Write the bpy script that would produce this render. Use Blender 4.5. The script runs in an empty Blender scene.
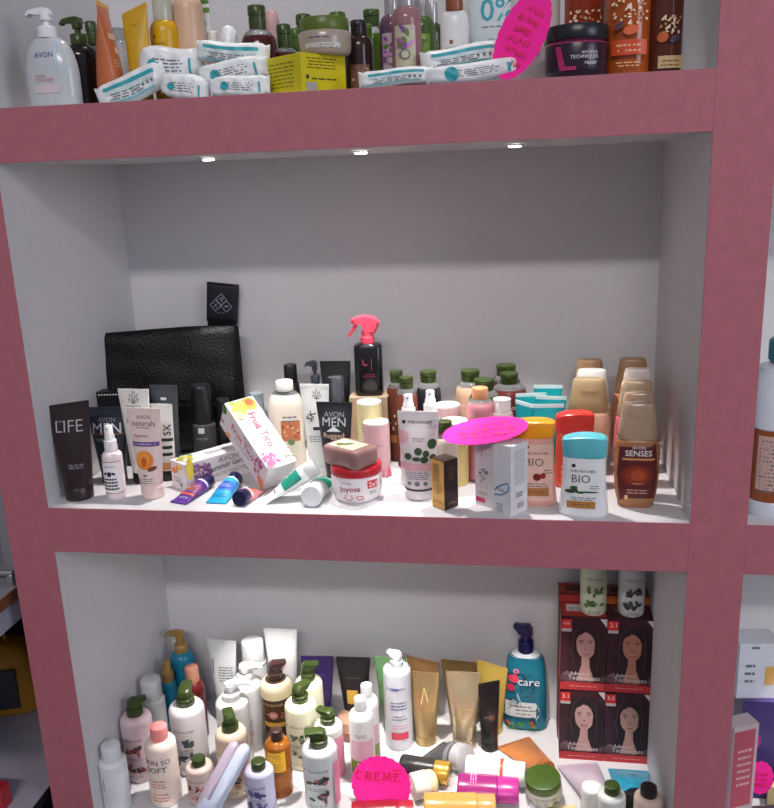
import bpy, bmesh, math, random
from mathutils import Matrix, Vector
from mathutils.geometry import tessellate_polygon
random.seed(7)
C = bpy.context.scene.collection
PI = math.pi
R = math.radians

# ------------------------------------------------------------------ camera
CAM = Vector((0.8765, -1.3658, 0.5741)); FPX = 850.0
YAW, PITCH, ROLL = 0.1644, -0.2616, 0.0394
RC = (Matrix.Rotation(YAW, 3, 'Z') @ Matrix.Rotation(PITCH, 3, 'X') @ Matrix.Rotation(ROLL, 3, 'Y'))
cd = bpy.data.cameras.new('camera'); cam = bpy.data.objects.new('camera', cd); C.objects.link(cam)
cx_, cy_, cz_ = RC.col[0], RC.col[1], RC.col[2]
m4 = Matrix((cx_, cz_, -cy_)).transposed().to_4x4(); m4.translation = CAM
cam.matrix_world = m4
cd.sensor_fit = 'HORIZONTAL'; cd.sensor_width = 36; cd.lens = FPX/774*36
cd.clip_start = 0.02
bpy.context.scene.camera = cam

# ------------------------------------------------------------------ light and exposure
sc = bpy.context.scene
sc.view_settings.view_transform = 'Standard'; sc.view_settings.look = 'None'
sc.view_settings.gamma = 1; sc.view_settings.use_curve_mapping = False
sc.view_settings.exposure = 0.0
w = bpy.data.worlds.new('world'); sc.world = w; w.use_nodes = True
w.node_tree.nodes['Background'].inputs[0].default_value = (0.80, 0.86, 1.0, 1)
w.node_tree.nodes['Background'].inputs[1].default_value = 0.29
def area(name, loc, target, sx, sy, power, col):
    l = bpy.data.lights.new(name, 'AREA'); l.shape = 'RECTANGLE'; l.size = sx; l.size_y = sy
    l.energy = power; l.color = col
    o = bpy.data.objects.new(name, l); C.objects.link(o); o.location = loc
    o.rotation_euler = (Vector(target)-Vector(loc)).to_track_quat('-Z', 'Y').to_euler()
area('room_ceiling_light', (0.9, -5.2, 3.36), (0.6, 0, 0), 2.6, 0.25, 118, (1.0, 0.95, 0.93))
area('shop_window_light', (4.2, -2.4, 1.2), (0.9, 0, 0), 1.6, 1.6, 46, (0.84, 0.88, 1.0))
SPOT_W = 15.0

# ------------------------------------------------------------------ pixel rays used to measure where things stand
def ray(u, v): return RC @ Vector(((u-387)/FPX, 1, (404-v)/FPX))
def atz(u, v, z): d = ray(u, v); return CAM + d*((z-CAM.z)/d.z)
def aty(u, v, y): d = ray(u, v); return CAM + d*((y-CAM.y)/d.y)
def atx(u, v, x): d = ray(u, v); return CAM + d*((x-CAM.x)/d.x)
def proj(P):
    q = RC.transposed() @ (Vector(P)-CAM); return 387+FPX*q.x/q.y, 404-FPX*q.z/q.y, q.y

# ------------------------------------------------------------------ materials
def lin(h):
    h = h.lstrip('#'); r = []
    for i in (0, 2, 4):
        c = int(h[i:i+2], 16)/255; r.append(c/12.92 if c <= .04045 else ((c+.055)/1.055)**2.4)
    return (*r, 1)
_m = {}
def M(hexc, rough=.38, metal=0, trans=0, bump=0, scale=60, coat=0, sss=0, emit=0, ior=1.45, var=.04):
    k = (hexc, rough, metal, trans, bump, scale, coat, emit, var)
    if k in _m: return _m[k]
    m = bpy.data.materials.new('mat_'+hexc.strip('#')); m.use_nodes = True
    nt = m.node_tree; b = nt.nodes['Principled BSDF']
    c = lin(hexc)
    b.inputs['Roughness'].default_value = rough; b.inputs['Metallic'].default_value = metal
    b.inputs['Transmission Weight'].default_value = trans; b.inputs['IOR'].default_value = ior
    b.inputs['Coat Weight'].default_value = coat
    tc = nt.nodes.new('ShaderNodeTexCoord'); nz = nt.nodes.new('ShaderNodeTexNoise')
    nz.inputs['Scale'].default_value = scale; nz.inputs['Detail'].default_value = 4
    nt.links.new(tc.outputs['Object'], nz.inputs['Vector'])
    rp = nt.nodes.new('ShaderNodeValToRGB')
    rp.color_ramp.elements[0].position = .3; rp.color_ramp.elements[1].position = .7
    rp.color_ramp.elements[0].color = (*[x*(1-var) for x in c[:3]], 1)
    rp.color_ramp.elements[1].color = (*[min(1, x*(1+var)) for x in c[:3]], 1)
    nt.links.new(nz.outputs[0], rp.inputs[0]); nt.links.new(rp.outputs[0], b.inputs['Base Color'])
    if bump:
        bp = nt.nodes.new('ShaderNodeBump'); bp.inputs['Strength'].default_value = bump
        bp.inputs['Distance'].default_value = .002
        nt.links.new(nz.outputs[0], bp.inputs['Height']); nt.links.new(bp.outputs[0], b.inputs['Normal'])
    if emit:
        b.inputs['Emission Color'].default_value = c; b.inputs['Emission Strength'].default_value = emit
    _m[k] = m
    return m
def leather(hexc):
    m = bpy.data.materials.new('leather'); m.use_nodes = True; nt = m.node_tree
    b = nt.nodes['Principled BSDF']; b.inputs['Base Color'].default_value = lin(hexc)
    b.inputs['Roughness'].default_value = .42
    tc = nt.nodes.new('ShaderNodeTexCoord'); v = nt.nodes.new('ShaderNodeTexVoronoi'); v.inputs['Scale'].default_value = 260
    nt.links.new(tc.outputs['Object'], v.inputs['Vector'])
    bp = nt.nodes.new('ShaderNodeBump'); b.inputs['Specular IOR Level'].default_value = .25; bp.inputs['Strength'].default_value = .9; bp.inputs['Distance'].default_value = .001
    nt.links.new(v.outputs['Distance'], bp.inputs['Height']); nt.links.new(bp.outputs[0], b.inputs['Normal'])
    return m

# ------------------------------------------------------------------ mesh collecting
class MB:
    def __init__(s): s.v = []; s.f = []; s.mi = []; s.sm = []; s.mats = []
    def add(s, vs, fs, mat, smooth=True, X=None):
        if mat not in s.mats: s.mats.append(mat)
        k = s.mats.index(mat); o = len(s.v)
        s.v += [tuple(X @ Vector(p)) if X else tuple(p) for p in vs]
        for f in fs: s.f.append(tuple(o+i for i in f)); s.mi.append(k); s.sm.append(smooth)
        return s
    def build(s, name, parent=None, angle=40):
        me = bpy.data.meshes.new(name); me.from_pydata(s.v, [], s.f)
        for m in s.mats: me.materials.append(m)
        me.polygons.foreach_set('material_index', s.mi); me.polygons.foreach_set('use_smooth', s.sm)
        me.update()
        if any(s.sm): me.set_sharp_from_angle(angle=R(angle))
        o = bpy.data.objects.new(name, me); C.objects.link(o)
        if parent: o.parent = parent
        return o
def tag(o, label, cat, group=None, kind=None):
    if label: o['label'] = label
    if cat: o['category'] = cat
    if group: o['group'] = group
    if kind: o['kind'] = kind
    return o
def root(name, label, cat, loc, rot=(0, 0, 0), group=None):
    o = bpy.data.objects.new(name, None); o.empty_display_size = .02; C.objects.link(o)
    o.location = loc; o.rotation_euler = rot
    return tag(o, label, cat, group)

def rpt(a, b, n, t):
    s_, c_ = math.sin(t), math.cos(t); e = 2/n
    return math.copysign(a*abs(s_)**e, s_), -math.copysign(b*abs(c_)**e, c_)
def loft(mb, prof, mat, N=36, X=None, shear=None):
    """prof: (z, a, b, n, cx, cy) rings joined into one closed skin"""
    vs, fs = [], []
    for p in prof:
        z, a, b, n = p[:4]; ox = p[4] if len(p) > 4 else 0; oy = p[5] if len(p) > 5 else 0
        for i in range(N):
            x, y = rpt(a, b, n, 2*PI*i/N)
            vs.append((x+ox, y+oy, z+(shear(x, z) if shear else 0)))
    for k in range(len(prof)-1):
        for i in range(N):
            j = (i+1) % N; fs.append((k*N+i, k*N+j, (k+1)*N+j, (k+1)*N+i))
    fs.append(tuple(range(N))[::-1]); fs.append(tuple((len(prof)-1)*N+i for i in range(N)))
    mb.add(vs, fs, mat, True, X)
def surf(prof, off=.0004, shear=None):
    """front-surface map: arc length u, height z -> point just off the skin"""
    def f(u, z, k=1):
        p = prof[0]; q = prof[-1]
        if z <= p[0]: g = p
        elif z >= q[0]: g = q
        else:
            for i in range(len(prof)-1):
                if prof[i][0] <= z <= prof[i+1][0] and prof[i+1][0] > prof[i][0]:
                    t = (z-prof[i][0])/(prof[i+1][0]-prof[i][0])
                    g = tuple(prof[i][c]*(1-t)+prof[i+1][c]*t for c in range(4)); break
        _, a, b, n = g[:4]
        L = 0; x0, y0 = 0, -b; S = 28; x1, y1 = x0, y0
        au = abs(u); dn = (0, -1)
        for i in range(1, S+1):
            x1, y1 = rpt(a, b, n, PI/2*i/S*1.0)
            d = math.hypot(x1-x0, y1-y0)
            if d > 0: dn = ((y1-y0)/d, -(x1-x0)/d)
            if L+d >= au: break
            L += d; x0, y0 = x1, y1
        d = max(math.hypot(x1-x0, y1-y0), 1e-9); t = min(1, max(0, (au-L)/d))
        x = x0+(x1-x0)*t+dn[0]*off*k; y = y0+(y1-y0)*t+dn[1]*off*k
        x = math.copysign(x, u)
        return (x, y, z+(shear(x, z) if shear else 0))
    return f
def plane_map(o, du, dv, nrm, off=.0003):
    o, du, dv, nrm = Vector(o), Vector(du), Vector(dv), Vector(nrm)
    return lambda u, v, k=1: tuple(o+du*u+dv*v+nrm*off*k)

# ------------------------------------------------------------------ printed art (rects, ellipses, lettering) laid on a surface map
_t = {}
def text2d(s, bold=0):
    bold = max(-.01, min(bold, .012))
    if (s, bold) in _t: return _t[(s, bold)]
    cu = bpy.data.curves.new('t', 'FONT'); cu.body = s; cu.resolution_u = 2; cu.offset = bold
    o = bpy.data.objects.new('t', cu); C.objects.link(o)
    dg = bpy.context.evaluated_depsgraph_get(); me = bpy.data.meshes.new_from_object(o.evaluated_get(dg))
    vs = [(v.co.x, v.co.y) for v in me.vertices]; fs = [tuple(p.vertices) for p in me.polygons]
    bpy.data.objects.remove(o); bpy.data.curves.remove(cu); bpy.data.meshes.remove(me)
    x0 = min(v[0] for v in vs); x1 = max(v[0] for v in vs); y0 = min(v[1] for v in vs); y1 = max(v[1] for v in vs)
    vs = [((x-(x0+x1)/2)/(x1-x0), (y-(y0+y1)/2)/(x1-x0)) for x, y in vs]
    _t[(s, bold)] = (vs, fs); return vs, fs
def art_mesh(mb, items, F, W, H, z0=0):
    """items in fractions: u of the width W (0 = centre), v of the height H above z0"""
    k = 1.0
    for it in items:
        k += .45; ty = it[0]
        def put(pts, fs, mat, kk=k):
            mb.add([F(u, z0+v, kk) for u, v in pts], fs, mat, False)
        if ty in 'RE':
            _, u, v, w_, h_, mat = it[:6]; rot = R(it[6]) if len(it) > 6 else 0
            u *= W; v *= H; w_ *= W; h_ *= (H if ty == 'R' else W)
            ca, sa = math.cos(rot), math.sin(rot)
            if ty == 'R':
                nu = max(1, min(20, int(w_/.004)+1)); nv = max(1, min(12, int(h_/.008)+1)); pts, fs = [], []
                for j in range(nv+1):
                    for i in range(nu+1):
                        a = w_*(i/nu-.5); b = h_*(j/nv-.5); pts.append((u+a*ca-b*sa, v+a*sa+b*ca))
                for j in range(nv):
                    for i in range(nu):
                        a = j*(nu+1)+i; fs.append((a, a+1, a+nu+2, a+nu+1))
                put(pts, fs, mat)
            else:
                n = 20; rr = 2 if max(w_, h_) > .012 else 1; pts = [(u, v)]; fs = []
                for r_ in range(1, rr+1):
                    for i in range(n):
                        a = w_/2*math.cos(2*PI*i/n)*r_/rr; b = h_/2*math.sin(2*PI*i/n)*r_/rr
                        pts.append((u+a*ca-b*sa, v+a*sa+b*ca))
                for i in range(n): fs.append((0, 1+i, 1+(i+1) % n))
                for r_ in range(1, rr):
                    for i in range(n):
                        j = (i+1) % n; o = 1+(r_-1)*n; fs.append((o+i, o+n+i, o+n+j, o+j))
                put(pts, fs, mat)
        elif ty == 'T':
            _, s, u, v, w_, mat = it[:6]; bold = it[6] if len(it) > 6 else 0; rot = R(it[7]) if len(it) > 7 else 0
            vs, fs = text2d(s, bold); ca, sa = math.cos(rot), math.sin(rot); w_ *= W
            st = it[8] if len(it) > 8 else 1
            put([(u*W+(x*ca-y*st*sa)*w_, v*H+(x*sa+y*st*ca)*w_) for x, y in vs], fs, mat)
        elif ty == 'L':
            _, u, v, w_, n, dv, mat = it[:7]; rng = random.Random(int(u*1000+v*777+n)); pts, fs = [], []
            th = it[7] if len(it) > 7 else .35
            for j in range(n):
                x = -w_/2*rng.uniform(.75, 1); xe = -x
                while x < xe:
                    l = rng.uniform(.06, .16); l = min(l, xe-x)
                    o = len(pts); y = v*H-j*dv*H
                    a0 = (u+x)*W; a1 = (u+x+l)*W; hh = dv*H*th/2
                    pts += [(a0, y-hh), (a1, y-hh), (a1, y+hh), (a0, y+hh)]; fs.append((o, o+1, o+2, o+3)); x += l+.025
            put(pts, fs, mat)
        elif ty == 'P':
            _, poly, mat = it; pg = [(u*W, v*H) for u, v in poly]   # convex outline, filled row by row so that it follows the curve
            v0 = min(p[1] for p in pg); v1 = max(p[1] for p in pg); nv = max(2, min(16, int((v1-v0)/.004)+1)); nu = 10; pts, fs = [], []
            for j in range(nv+1):
                y = v0+(v1-v0)*min(.9999, max(.0001, j/nv)); xs = []
                for i in range(len(pg)):
                    (xa, ya), (xb, yb) = pg[i], pg[(i+1) % len(pg)]
                    if (ya-y)*(yb-y) <= 0 and ya != yb: xs.append(xa+(xb-xa)*(y-ya)/(yb-ya))
                for i in range(nu+1): pts.append((min(xs)+(max(xs)-min(xs))*i/nu, y))
            for j in range(nv):
                for i in range(nu):
                    a = j*(nu+1)+i; fs.append((a, a+1, a+nu+2, a+nu+1))
            put(pts, fs, mat)
        elif ty == 'S':   # stroke: a drawn line of given thickness
            _, line, th, mat = it; th *= W; pts, fs = [], []
            P_ = [Vector((u*W, v*H)) for u, v in line]
            for i in range(len(P_)-1):
                d = P_[i+1]-P_[i]
                if d.length < 1e-6: continue
                nn = Vector((-d.y, d.x)).normalized()*th/2; e = d.normalized()*th*.3; o = len(pts)
                pts += [P_[i]-nn-e, P_[i+1]-nn+e, P_[i+1]+nn+e, P_[i]+nn-e]; fs.append((o, o+1, o+2, o+3))
            put([tuple(p) for p in pts], fs, mat)
def leaves(u, v, n, su, sv, m, size=.12, seed=1, asp=.45):
    g = random.Random(seed)
    return [('E', u+g.uniform(-su, su), v+g.uniform(-sv, sv), size*g.uniform(.7, 1.2), size*asp*g.uniform(.8, 1.2), m if not isinstance(m, list) else g.choice(m), g.uniform(0, 180)) for _ in range(n)]
def scribble(u, v, w_, rows, dv, m, th=.012, seed=3):
    g = random.Random(seed); out = []
    for r_ in range(rows):
        x = u-w_/2*g.uniform(.7, 1); xe = u+w_/2*g.uniform(.7, 1)
        while x < xe:
            n = g.randint(4, 8); pts = []
            for i in range(n): pts.append((x, v-r_*dv+g.uniform(-.33, .33)*dv)); x += w_*.022
            out.append(('S', pts, th, m)); x += w_*.03
    return out

# ------------------------------------------------------------------ extruded side outlines (pump heads, triggers)
def extrude(mb, poly, t, mat, X=None, bev=.15):
    """outline in x,z extruded along y by thickness t, edges eased"""
    n = len(poly); cx0 = sum(p[0] for p in poly)/n; cz0 = sum(p[1] for p in poly)/n
    def ins(k): return [(cx0+(x-cx0)*k, cz0+(z-cz0)*k) for x, z in poly]
    lay = [(-t/2, 1-bev), (-t/2*.72, 1), (t/2*.72, 1), (t/2, 1-bev)]
    vs, fs = [], []
    for y, k in lay: vs += [(x, y, z) for x, z in ins(k)]
    for l in range(3):
        for i in range(n):
            j = (i+1) % n; fs.append((l*n+i, l*n+j, (l+1)*n+j, (l+1)*n+i))
    tri = [tuple(f) for f in tessellate_polygon([[Vector((x, z, 0)) for x, z in poly]])]
    fs += tri + [tuple(3*n+i for i in f[::-1]) for f in tri]
    mb.add(vs, fs, mat, True, X)
def rbox(mb, w_, d, h, mat, bev=.0008, X=None):
    xs = w_/2; ys = d/2; b = min(bev, xs*.9, ys*.9, h*.45)
    def rr(e, z): 
        c = b; return [(xs-e, -ys+c), (xs-e, ys-c), (xs-c, ys-e), (-xs+c, ys-e), (-xs+e, ys-c), (-xs+e, -ys+c), (-xs+c, -ys+e), (xs-c, -ys+e)]
    vs, fs = [], []
    for e, z in ((b, 0), (0, b), (0, h-b), (b, h)): vs += [(x, y, z) for x, y in rr(e, z)]
    for l in range(3):
        for i in range(8):
            j = (i+1) % 8; fs.append((l*8+i, l*8+j, (l+1)*8+j, (l+1)*8+i))
    fs.append(tuple(range(8))[::-1]); fs.append(tuple(24+i for i in range(8)))
    mb.add(vs, fs, mat, False, X)
def cyl(mb, r, z0, z1, mat, bev=.0008, N=28, X=None, r1=None, ox=0, oy=0):
    r1 = r if r1 is None else r1; b = min(bev, (z1-z0)*.4)
    loft(mb, [(z0, r-b, r-b, 2, ox, oy), (z0+b, r, r, 2, ox, oy), (z1-b, r1, r1, 2, ox, oy), (z1, r1-b, r1-b, 2, ox, oy)], mat, N, X)
def tube_line(mb, pts, r, mat, N=10):
    vs, fs = [], []
    P_ = [Vector(p) for p in pts]
    for i, p in enumerate(P_):
        d = (P_[min(i+1, len(P_)-1)]-P_[max(i-1, 0)]).normalized()
        u = d.orthogonal().normalized() if i == 0 else (u-d*u.dot(d)).normalized(); v = d.cross(u)
        for k in range(N):
            a = 2*PI*k/N; vs.append(tuple(p+u*math.cos(a)*r+v*math.sin(a)*r))
    for i in range(len(P_)-1):
        for k in range(N):
            j = (k+1) % N; fs.append((i*N+k, i*N+j, (i+1)*N+j, (i+1)*N+k))
    fs.append(tuple(range(N))[::-1]); fs.append(tuple((len(P_)-1)*N+k for k in range(N)))
    mb.add(vs, fs, mat)

# ------------------------------------------------------------------ measuring stands
W_, H_, B1, B2, CC, LL, D_, H2 = 1.15, .6195, .0885, .0872, .0898, .0904, .4459, .614
FT, FM, FL = H_+B2, 0.0, -B1-H2
def S(px, ytop, w, base=None, Y=None, fl=FM, dr=1.0):
    """px, ytop: pixel of the top centre; w: pixel width; base: pixel row of the front foot or Y: depth of the centre"""
    if Y is None:
        u = px
        for _ in range(4):
            p = atz(u, base, fl); dist = proj(p)[2]; ww = w*dist/FPX; Y = p.y+ww*dr/2
            t = aty(px, ytop, Y); u = proj((t.x, Y, fl))[0]
    t = aty(px, ytop, Y); dist = proj((t.x, Y, (t.z+fl)/2))[2]
    return dict(x=t.x, y=Y, z=fl, h=t.z-fl, w=w*dist/FPX)
LOG = []
GREEN = M('#35431a', .3); WHITE = M('#e8e6e4', .35); INK = M('#2a2a33', .5); GREYINK = M('#6d6d74', .5)
CLEAR = M('#f2f4f6', .08, trans=.85, ior=1.3)

def cap_parts(r, kind, cw, z0, ch, mat, dr=1, n=2, side=1):
    a = cw/2; b = a*dr
    if kind == 'cyl':
        mb = MB(); loft(mb, [(z0, a*.98, b*.98, n), (z0+ch*.06, a, b, n), (z0+ch*.9, a*.99, b*.99, n), (z0+ch*.97, a*.95, b*.95, n), (z0+ch, a*.86, b*.86, n)], mat); mb.build('cap', r)
    elif kind == 'ribbed':
        mb = MB(); pr = [(z0, a, b, n)]
        for i in range(7): 
            z = z0+ch*(.08+.11*i); pr += [(z, a, b, n), (z+ch*.03, a*.96, b*.96, n), (z+ch*.06, a*.96, b*.96, n), (z+ch*.09, a, b, n)]
        pr += [(z0+ch*.97, a, b, n), (z0+ch, a*.92, b*.92, n)]; loft(mb, pr, mat); mb.build('cap', r)
    elif kind == 'flip':
        mb = MB(); loft(mb, [(z0, a*.96, b*.96, n), (z0+ch*.05, a*.98, b*.98, n), (z0+ch*.5, a, b, n), (z0+ch*.52, a*.93, b*.93, n), (z0+ch*.57, a*.93, b*.93, n), (z0+ch*.59, a*1.03, b*1.03, n), (z0+ch*.92, a*1.04, b*1.04, n), (z0+ch*.97, a*.97, b*.97, n), (z0+ch, a*.8, b*.8, n)], mat)
        mb.build('cap', r)
        m2 = MB(); loft(m2, [(z0+ch*.6, a*.3, b*.1, 2, 0, -b*1.04), (z0+ch*.75, a*.34, b*.12, 2, 0, -b*1.04)], mat, 12); m2.build('thumb_tab', r)
    elif kind == 'dome':
        mb = MB(); pr = [(z0, a, b, n)]
        for i in range(0, 9):
            t = i/8*PI/2*.96; pr.append((z0+ch*(.35+.65*math.sin(t)), a*math.cos(t)**.6, b*math.cos(t)**.6, n))
        loft(mb, pr, mat); mb.build('cap', r)
    elif kind in ('beak', 'pump', 'longpump'):
        co = MB(); ccol = mat
        hc = .42 if kind == 'beak' else .38
        loft(co, [(z0, a*.97, b*.97, 2), (z0+ch*.04, a, b, 2), (z0+ch*hc*.9, a, b, 2), (z0+ch*hc, a*.9, b*.9, 2)], mat); co.build('collar', r)
        hd = MB(); X = Matrix.Rotation(side, 4, 'Z')
        if kind == 'beak':
            cyl(hd, a*.72, z0+ch*.4, z0+ch*.72, mat)
            extrude(hd, [(x*a, z0+z*ch) for x, z in [(-.85, .62), (.8, .60), (1.0, .70), (1.5, .84), (1.55, .92), (.9, .93), (-.3, 1.0), (-.75, .86)]], a*1.25, mat, X)
        elif kind == 'pump':
            cyl(hd, a*.36, z0+ch*.36, z0+ch*.62, mat); cyl(hd, a*.62, z0+ch*.56, z0+ch*.84, mat)
            extrude(hd, [(x*a, z0+z*ch) for x, z in [(-.7, .74), (.7, .74), (1.7, .80), (2.1, .72), (2.15, .80), (1.8, .92), (.9, .98), (0, 1.0), (-.6, .93)]], a*.95, mat, X)
        else:
            cyl(hd, a*.8, z0+ch*.36, z0+ch*.95, mat)
            extrude(hd, [(x*a, z0+z*ch) for x, z in [(-.85, .82), (.8, .84), (2.4, .90), (2.6, .94), (2.2, .99), (.4, 1.0), (-.85, .97)]], a*1.0, mat, X)
        hd.build('pump_head', r)
    elif kind == 'mist':
        co = MB(); cyl(co, a, z0, z0+ch*.45, mat); co.build('collar', r)
        hd = MB(); loft(hd, [(z0+ch*.44, a*.78, b*.78, 2), (z0+ch*.62, a*.78, b*.78, 2), (z0+ch*.68, a*.66, b*.66, 2), (z0+ch*.97, a*.62, b*.62, 2), (z0+ch, a*.52, b*.52, 2)], mat)
        cyl(hd, a*.12, 0, a*.2, INK, X=Matrix.Translation((0, -a*.5, z0+ch*.88)) @ Matrix.Rotation(PI/2, 4, 'X')); hd.build('spray_nozzle', r)

def body_prof(kind, a, hb, dr, n, neck, sh):
    P_ = []
    def ad(z, f, nn=n): P_.append((z, a*f, a*f*dr, nn))
    ad(0, .9); ad(min(.002, hb*.02), .97); ad(min(.005, hb*.05), 1)
    if kind == 'round':
        ad(hb*(1-sh)*.5, 1); ad(hb*(1-sh), 1)
        for i in range(1, 9):
            t = i/8*PI/2; ad(hb*(1-sh)+hb*sh*math.sin(t), neck+(1-neck)*math.cos(t), n+(2-n)*i/8 if neck < .7 else n)
    elif kind == 'taper':      # narrower towards the top
        for i in range(1, 9): t = i/8; ad(.005+(hb-.005)*t, 1-(1-neck)*t**1.5)
    elif kind == 'belly':      # swells and narrows again
        for i in range(1, 11): t = i/10; ad(.005+(hb-.005)*t, neck+(1-neck)*math.sin(PI*min(1, (.32+.68*t)))**.7 if t < 1 else neck)
        P_[0] = (0, a*.80, a*.80*dr, n); P_[1] = (.003, a*.86, a*.86*dr, n); P_[2] = (.006, a*.88, a*.88*dr, n)
    P_.sort(key=lambda q: q[0])
    return P_
def bottle(name, label, s, body, capm, cap='cyl', cw=.5, ch=.15, kind='round', dr=1, n=2, neck=None, sh=.12, art=(), rz=0, cat='bottle', group=None, side=0, rot=None, loc=None, band=None, fill=None):
    """s from S(); cw cap width / w, ch cap height / h"""
    w_, h = s['w'], s['h']; LOG.append((name, label[:34], round(s['x'], 3), round(s['y'], 3), round(h, 3), round(w_, 3)))
    r = root(name, label, cat, loc or (s['x'], s['y'], s['z']), rot or (0, 0, R(rz)), group)
    hb = h*(1-ch); neck = cw*.8 if neck is None else neck
    pr = body_prof(kind, w_/2, hb, dr, n, neck, sh)
    mb = MB()
    if fill:      # filled below the level, see-through above
        zf = hb*fill[0]; lo = [p for p in pr if p[0] < zf]; hi = [p for p in pr if p[0] >= zf]
        t = (zf-lo[-1][0])/(hi[0][0]-lo[-1][0]); mid = (zf, *[lo[-1][c]*(1-t)+hi[0][c]*t for c in (1, 2)], n)
        loft(mb, lo+[mid], body); loft(mb, [mid]+hi, fill[1])
    else: loft(mb, pr, body)
    if band:
        for (v0, v1, bm) in band:
            z0, z1 = hb*v0, hb*v1; f = surf(pr, 0)
            def ev(z): 
                for i in range(len(pr)-1):
                    if pr[i][0] <= z <= pr[i+1][0] and pr[i+1][0] > pr[i][0]:
                        t = (z-pr[i][0])/(pr[i+1][0]-pr[i][0]); return pr[i][1]*(1-t)+pr[i+1][1]*t
                return pr[-1][1]
            zs = sorted([z0, z1]+[p[0] for p in pr if z0 < p[0] < z1]); rr = []
            for z in zs: e = ev(z)+.0003; rr.append((z, e, e*dr, n))
            loft(mb, rr, bm)
    mb.build('body', r)
    if art:
        am = MB(); art_mesh(am, list(art), surf(pr), w_, hb); am.build('printed_label', r)
    ov = cap in ('cyl', 'flip', 'ribbed', 'dome') and cw >= .7
    if cap: cap_parts(r, cap, w_*cw, hb-.0006, h*ch, capm, dr if ov else 1, n if ov else 2, R(side))
    return r
def tube(name, label, s, body, capm=None, r=.55, ch=.12, art=(), rz=0, cat='tube', group=None, slant=0, crimp=None, rot=None, loc=None, dk=1.0, cn=2):
    """a squeeze tube on its cap: s.w crimp width, r foot width / w, ch cap height / h"""
    w_, h = s['w'], s['h']; LOG.append((name, label[:34], round(s['x'], 3), round(s['y'], 3), round(h, 3), round(w_, 3)))
    o = root(name, label, cat, loc or (s['x'], s['y'], s['z']), rot or (0, 0, R(rz)), group)
    hc = h*ch; rr = w_*r/2; b0 = rr*dk
    c = MB(); loft(c, [(0, rr*.93, b0*.93, cn), (.0015, rr, b0, cn), (hc-.0015, rr, b0, cn), (hc-.0005, rr*.97, b0*.97, cn)], capm or body); c.build('cap', o)
    cr = .007 if h > .09 else .004
    shr = (lambda x, z: slant*x*max(0, (z-hc)/(h-hc))**3) if slant else None
    pr = [(hc-.0006, rr*.9, b0*.9, cn), (hc+.0004, rr, b0, cn)]
    for i in range(1, 11):
        t = i/10; z = hc+(h-cr-hc)*t
        pr.append((z, rr+(w_/2-rr)*t**.9, max(.0014, b0*(1-t**1.7)), cn+.3*t))
    mb = MB(); loft(mb, pr, body, 40, None, shr)
    loft(mb, [(h-cr, w_/2, .0014, 6), (h, w_/2, .0010, 6)], crimp or body, 40, None, shr)
    mb.build('body', o)
    if art: am = MB(); art_mesh(am, list(art), surf(pr, .0004, shr), w_, h-cr-hc, hc); am.build('printed_label', o)
    return o
def carton(name, label, w_, d, h, loc, rz, mat, front=(), right=(), left=(), top=(), cat='box', group=None, rot=None, mats=None):
    o = root(name, label, cat, loc, rot or (0, 0, R(rz)), group)
    LOG.append((name, label[:34], round(loc[0], 3), round(loc[1], 3), round(h, 3), round(w_, 3)))
    mb = MB(); rbox(mb, w_, d, h, mat, .0006); mb.build('body', o)
    for it, F, A, B in ((front, plane_map((0, -d/2, 0), (1, 0, 0), (0, 0, 1), (0, -1, 0)), w_, h), (right, plane_map((w_/2, 0, 0), (0, 1, 0), (0, 0, 1), (1, 0, 0)), d, h),
                        (left, plane_map((-w_/2, 0, 0), (0, -1, 0), (0, 0, 1), (-1, 0, 0)), d, h), (top, plane_map((0, -d/2, h), (1, 0, 0), (0, 1, 0), (0, 0, 1)), w_, d)):
        if it: am = MB(); art_mesh(am, list(it), F, A, B); am.build('printed_label', o)
    return o
def jar(name, label, s, body, lid, lh=.35, lw=1.04, art=(), rz=0, group=None, rot=None, loc=None, bw=1.0, dr=1, lidart=()):
    w_, h = s['w'], s['h']; a = w_/2; LOG.append((name, label[:34], round(s['x'], 3), round(s['y'], 3), round(h, 3), round(w_, 3)))
    o = root(name, label, 'jar', loc or (s['x'], s['y'], s['z']), rot or (0, 0, R(rz)), group)
    hb = h*(1-lh); pr = [(0, a*.86*bw, a*.86*bw, 2), (hb*.06, a*.93*bw, a*.93*bw, 2), (hb*.2, a*.98*bw, a*.98*bw, 2), (hb*.5, a, a, 2), (hb*.85, a, a, 2), (hb*.95, a*.97, a*.97, 2), (hb, a*.9, a*.9, 2)]
    mb = MB(); loft(mb, pr, body, 44); mb.build('body', o)
    if art: am = MB(); art_mesh(am, list(art), surf(pr), w_, hb); am.build('printed_label', o)
    l = a*lw; mb = MB(); loft(mb, [(hb-.0005, l*.98, l*.98, 2), (hb+h*lh*.08, l, l, 2), (hb+h*lh*.85, l, l, 2), (hb+h*lh*.96, l*.97, l*.97, 2), (h, l*.9, l*.9, 2)], lid, 44); mb.build('lid', o)
    if lidart: am = MB(); art_mesh(am, list(lidart), plane_map((0, -l, h), (1, 0, 0), (0, 1, 0), (0, 0, 1)), 2*l, 2*l); am.build('lid_print', o)
    return o
def lay(p0, p1, fl, r0):
    """lying thing: p0 pixel of its foot/cap end, p1 pixel of its other end, both on the board"""
    a = atz(*p0, fl+r0); b = atz(*p1, fl+r0*.3); d = b-a; L = math.hypot(d.x, d.y)
    return a, L, math.atan2(-d.x, d.y)
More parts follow.
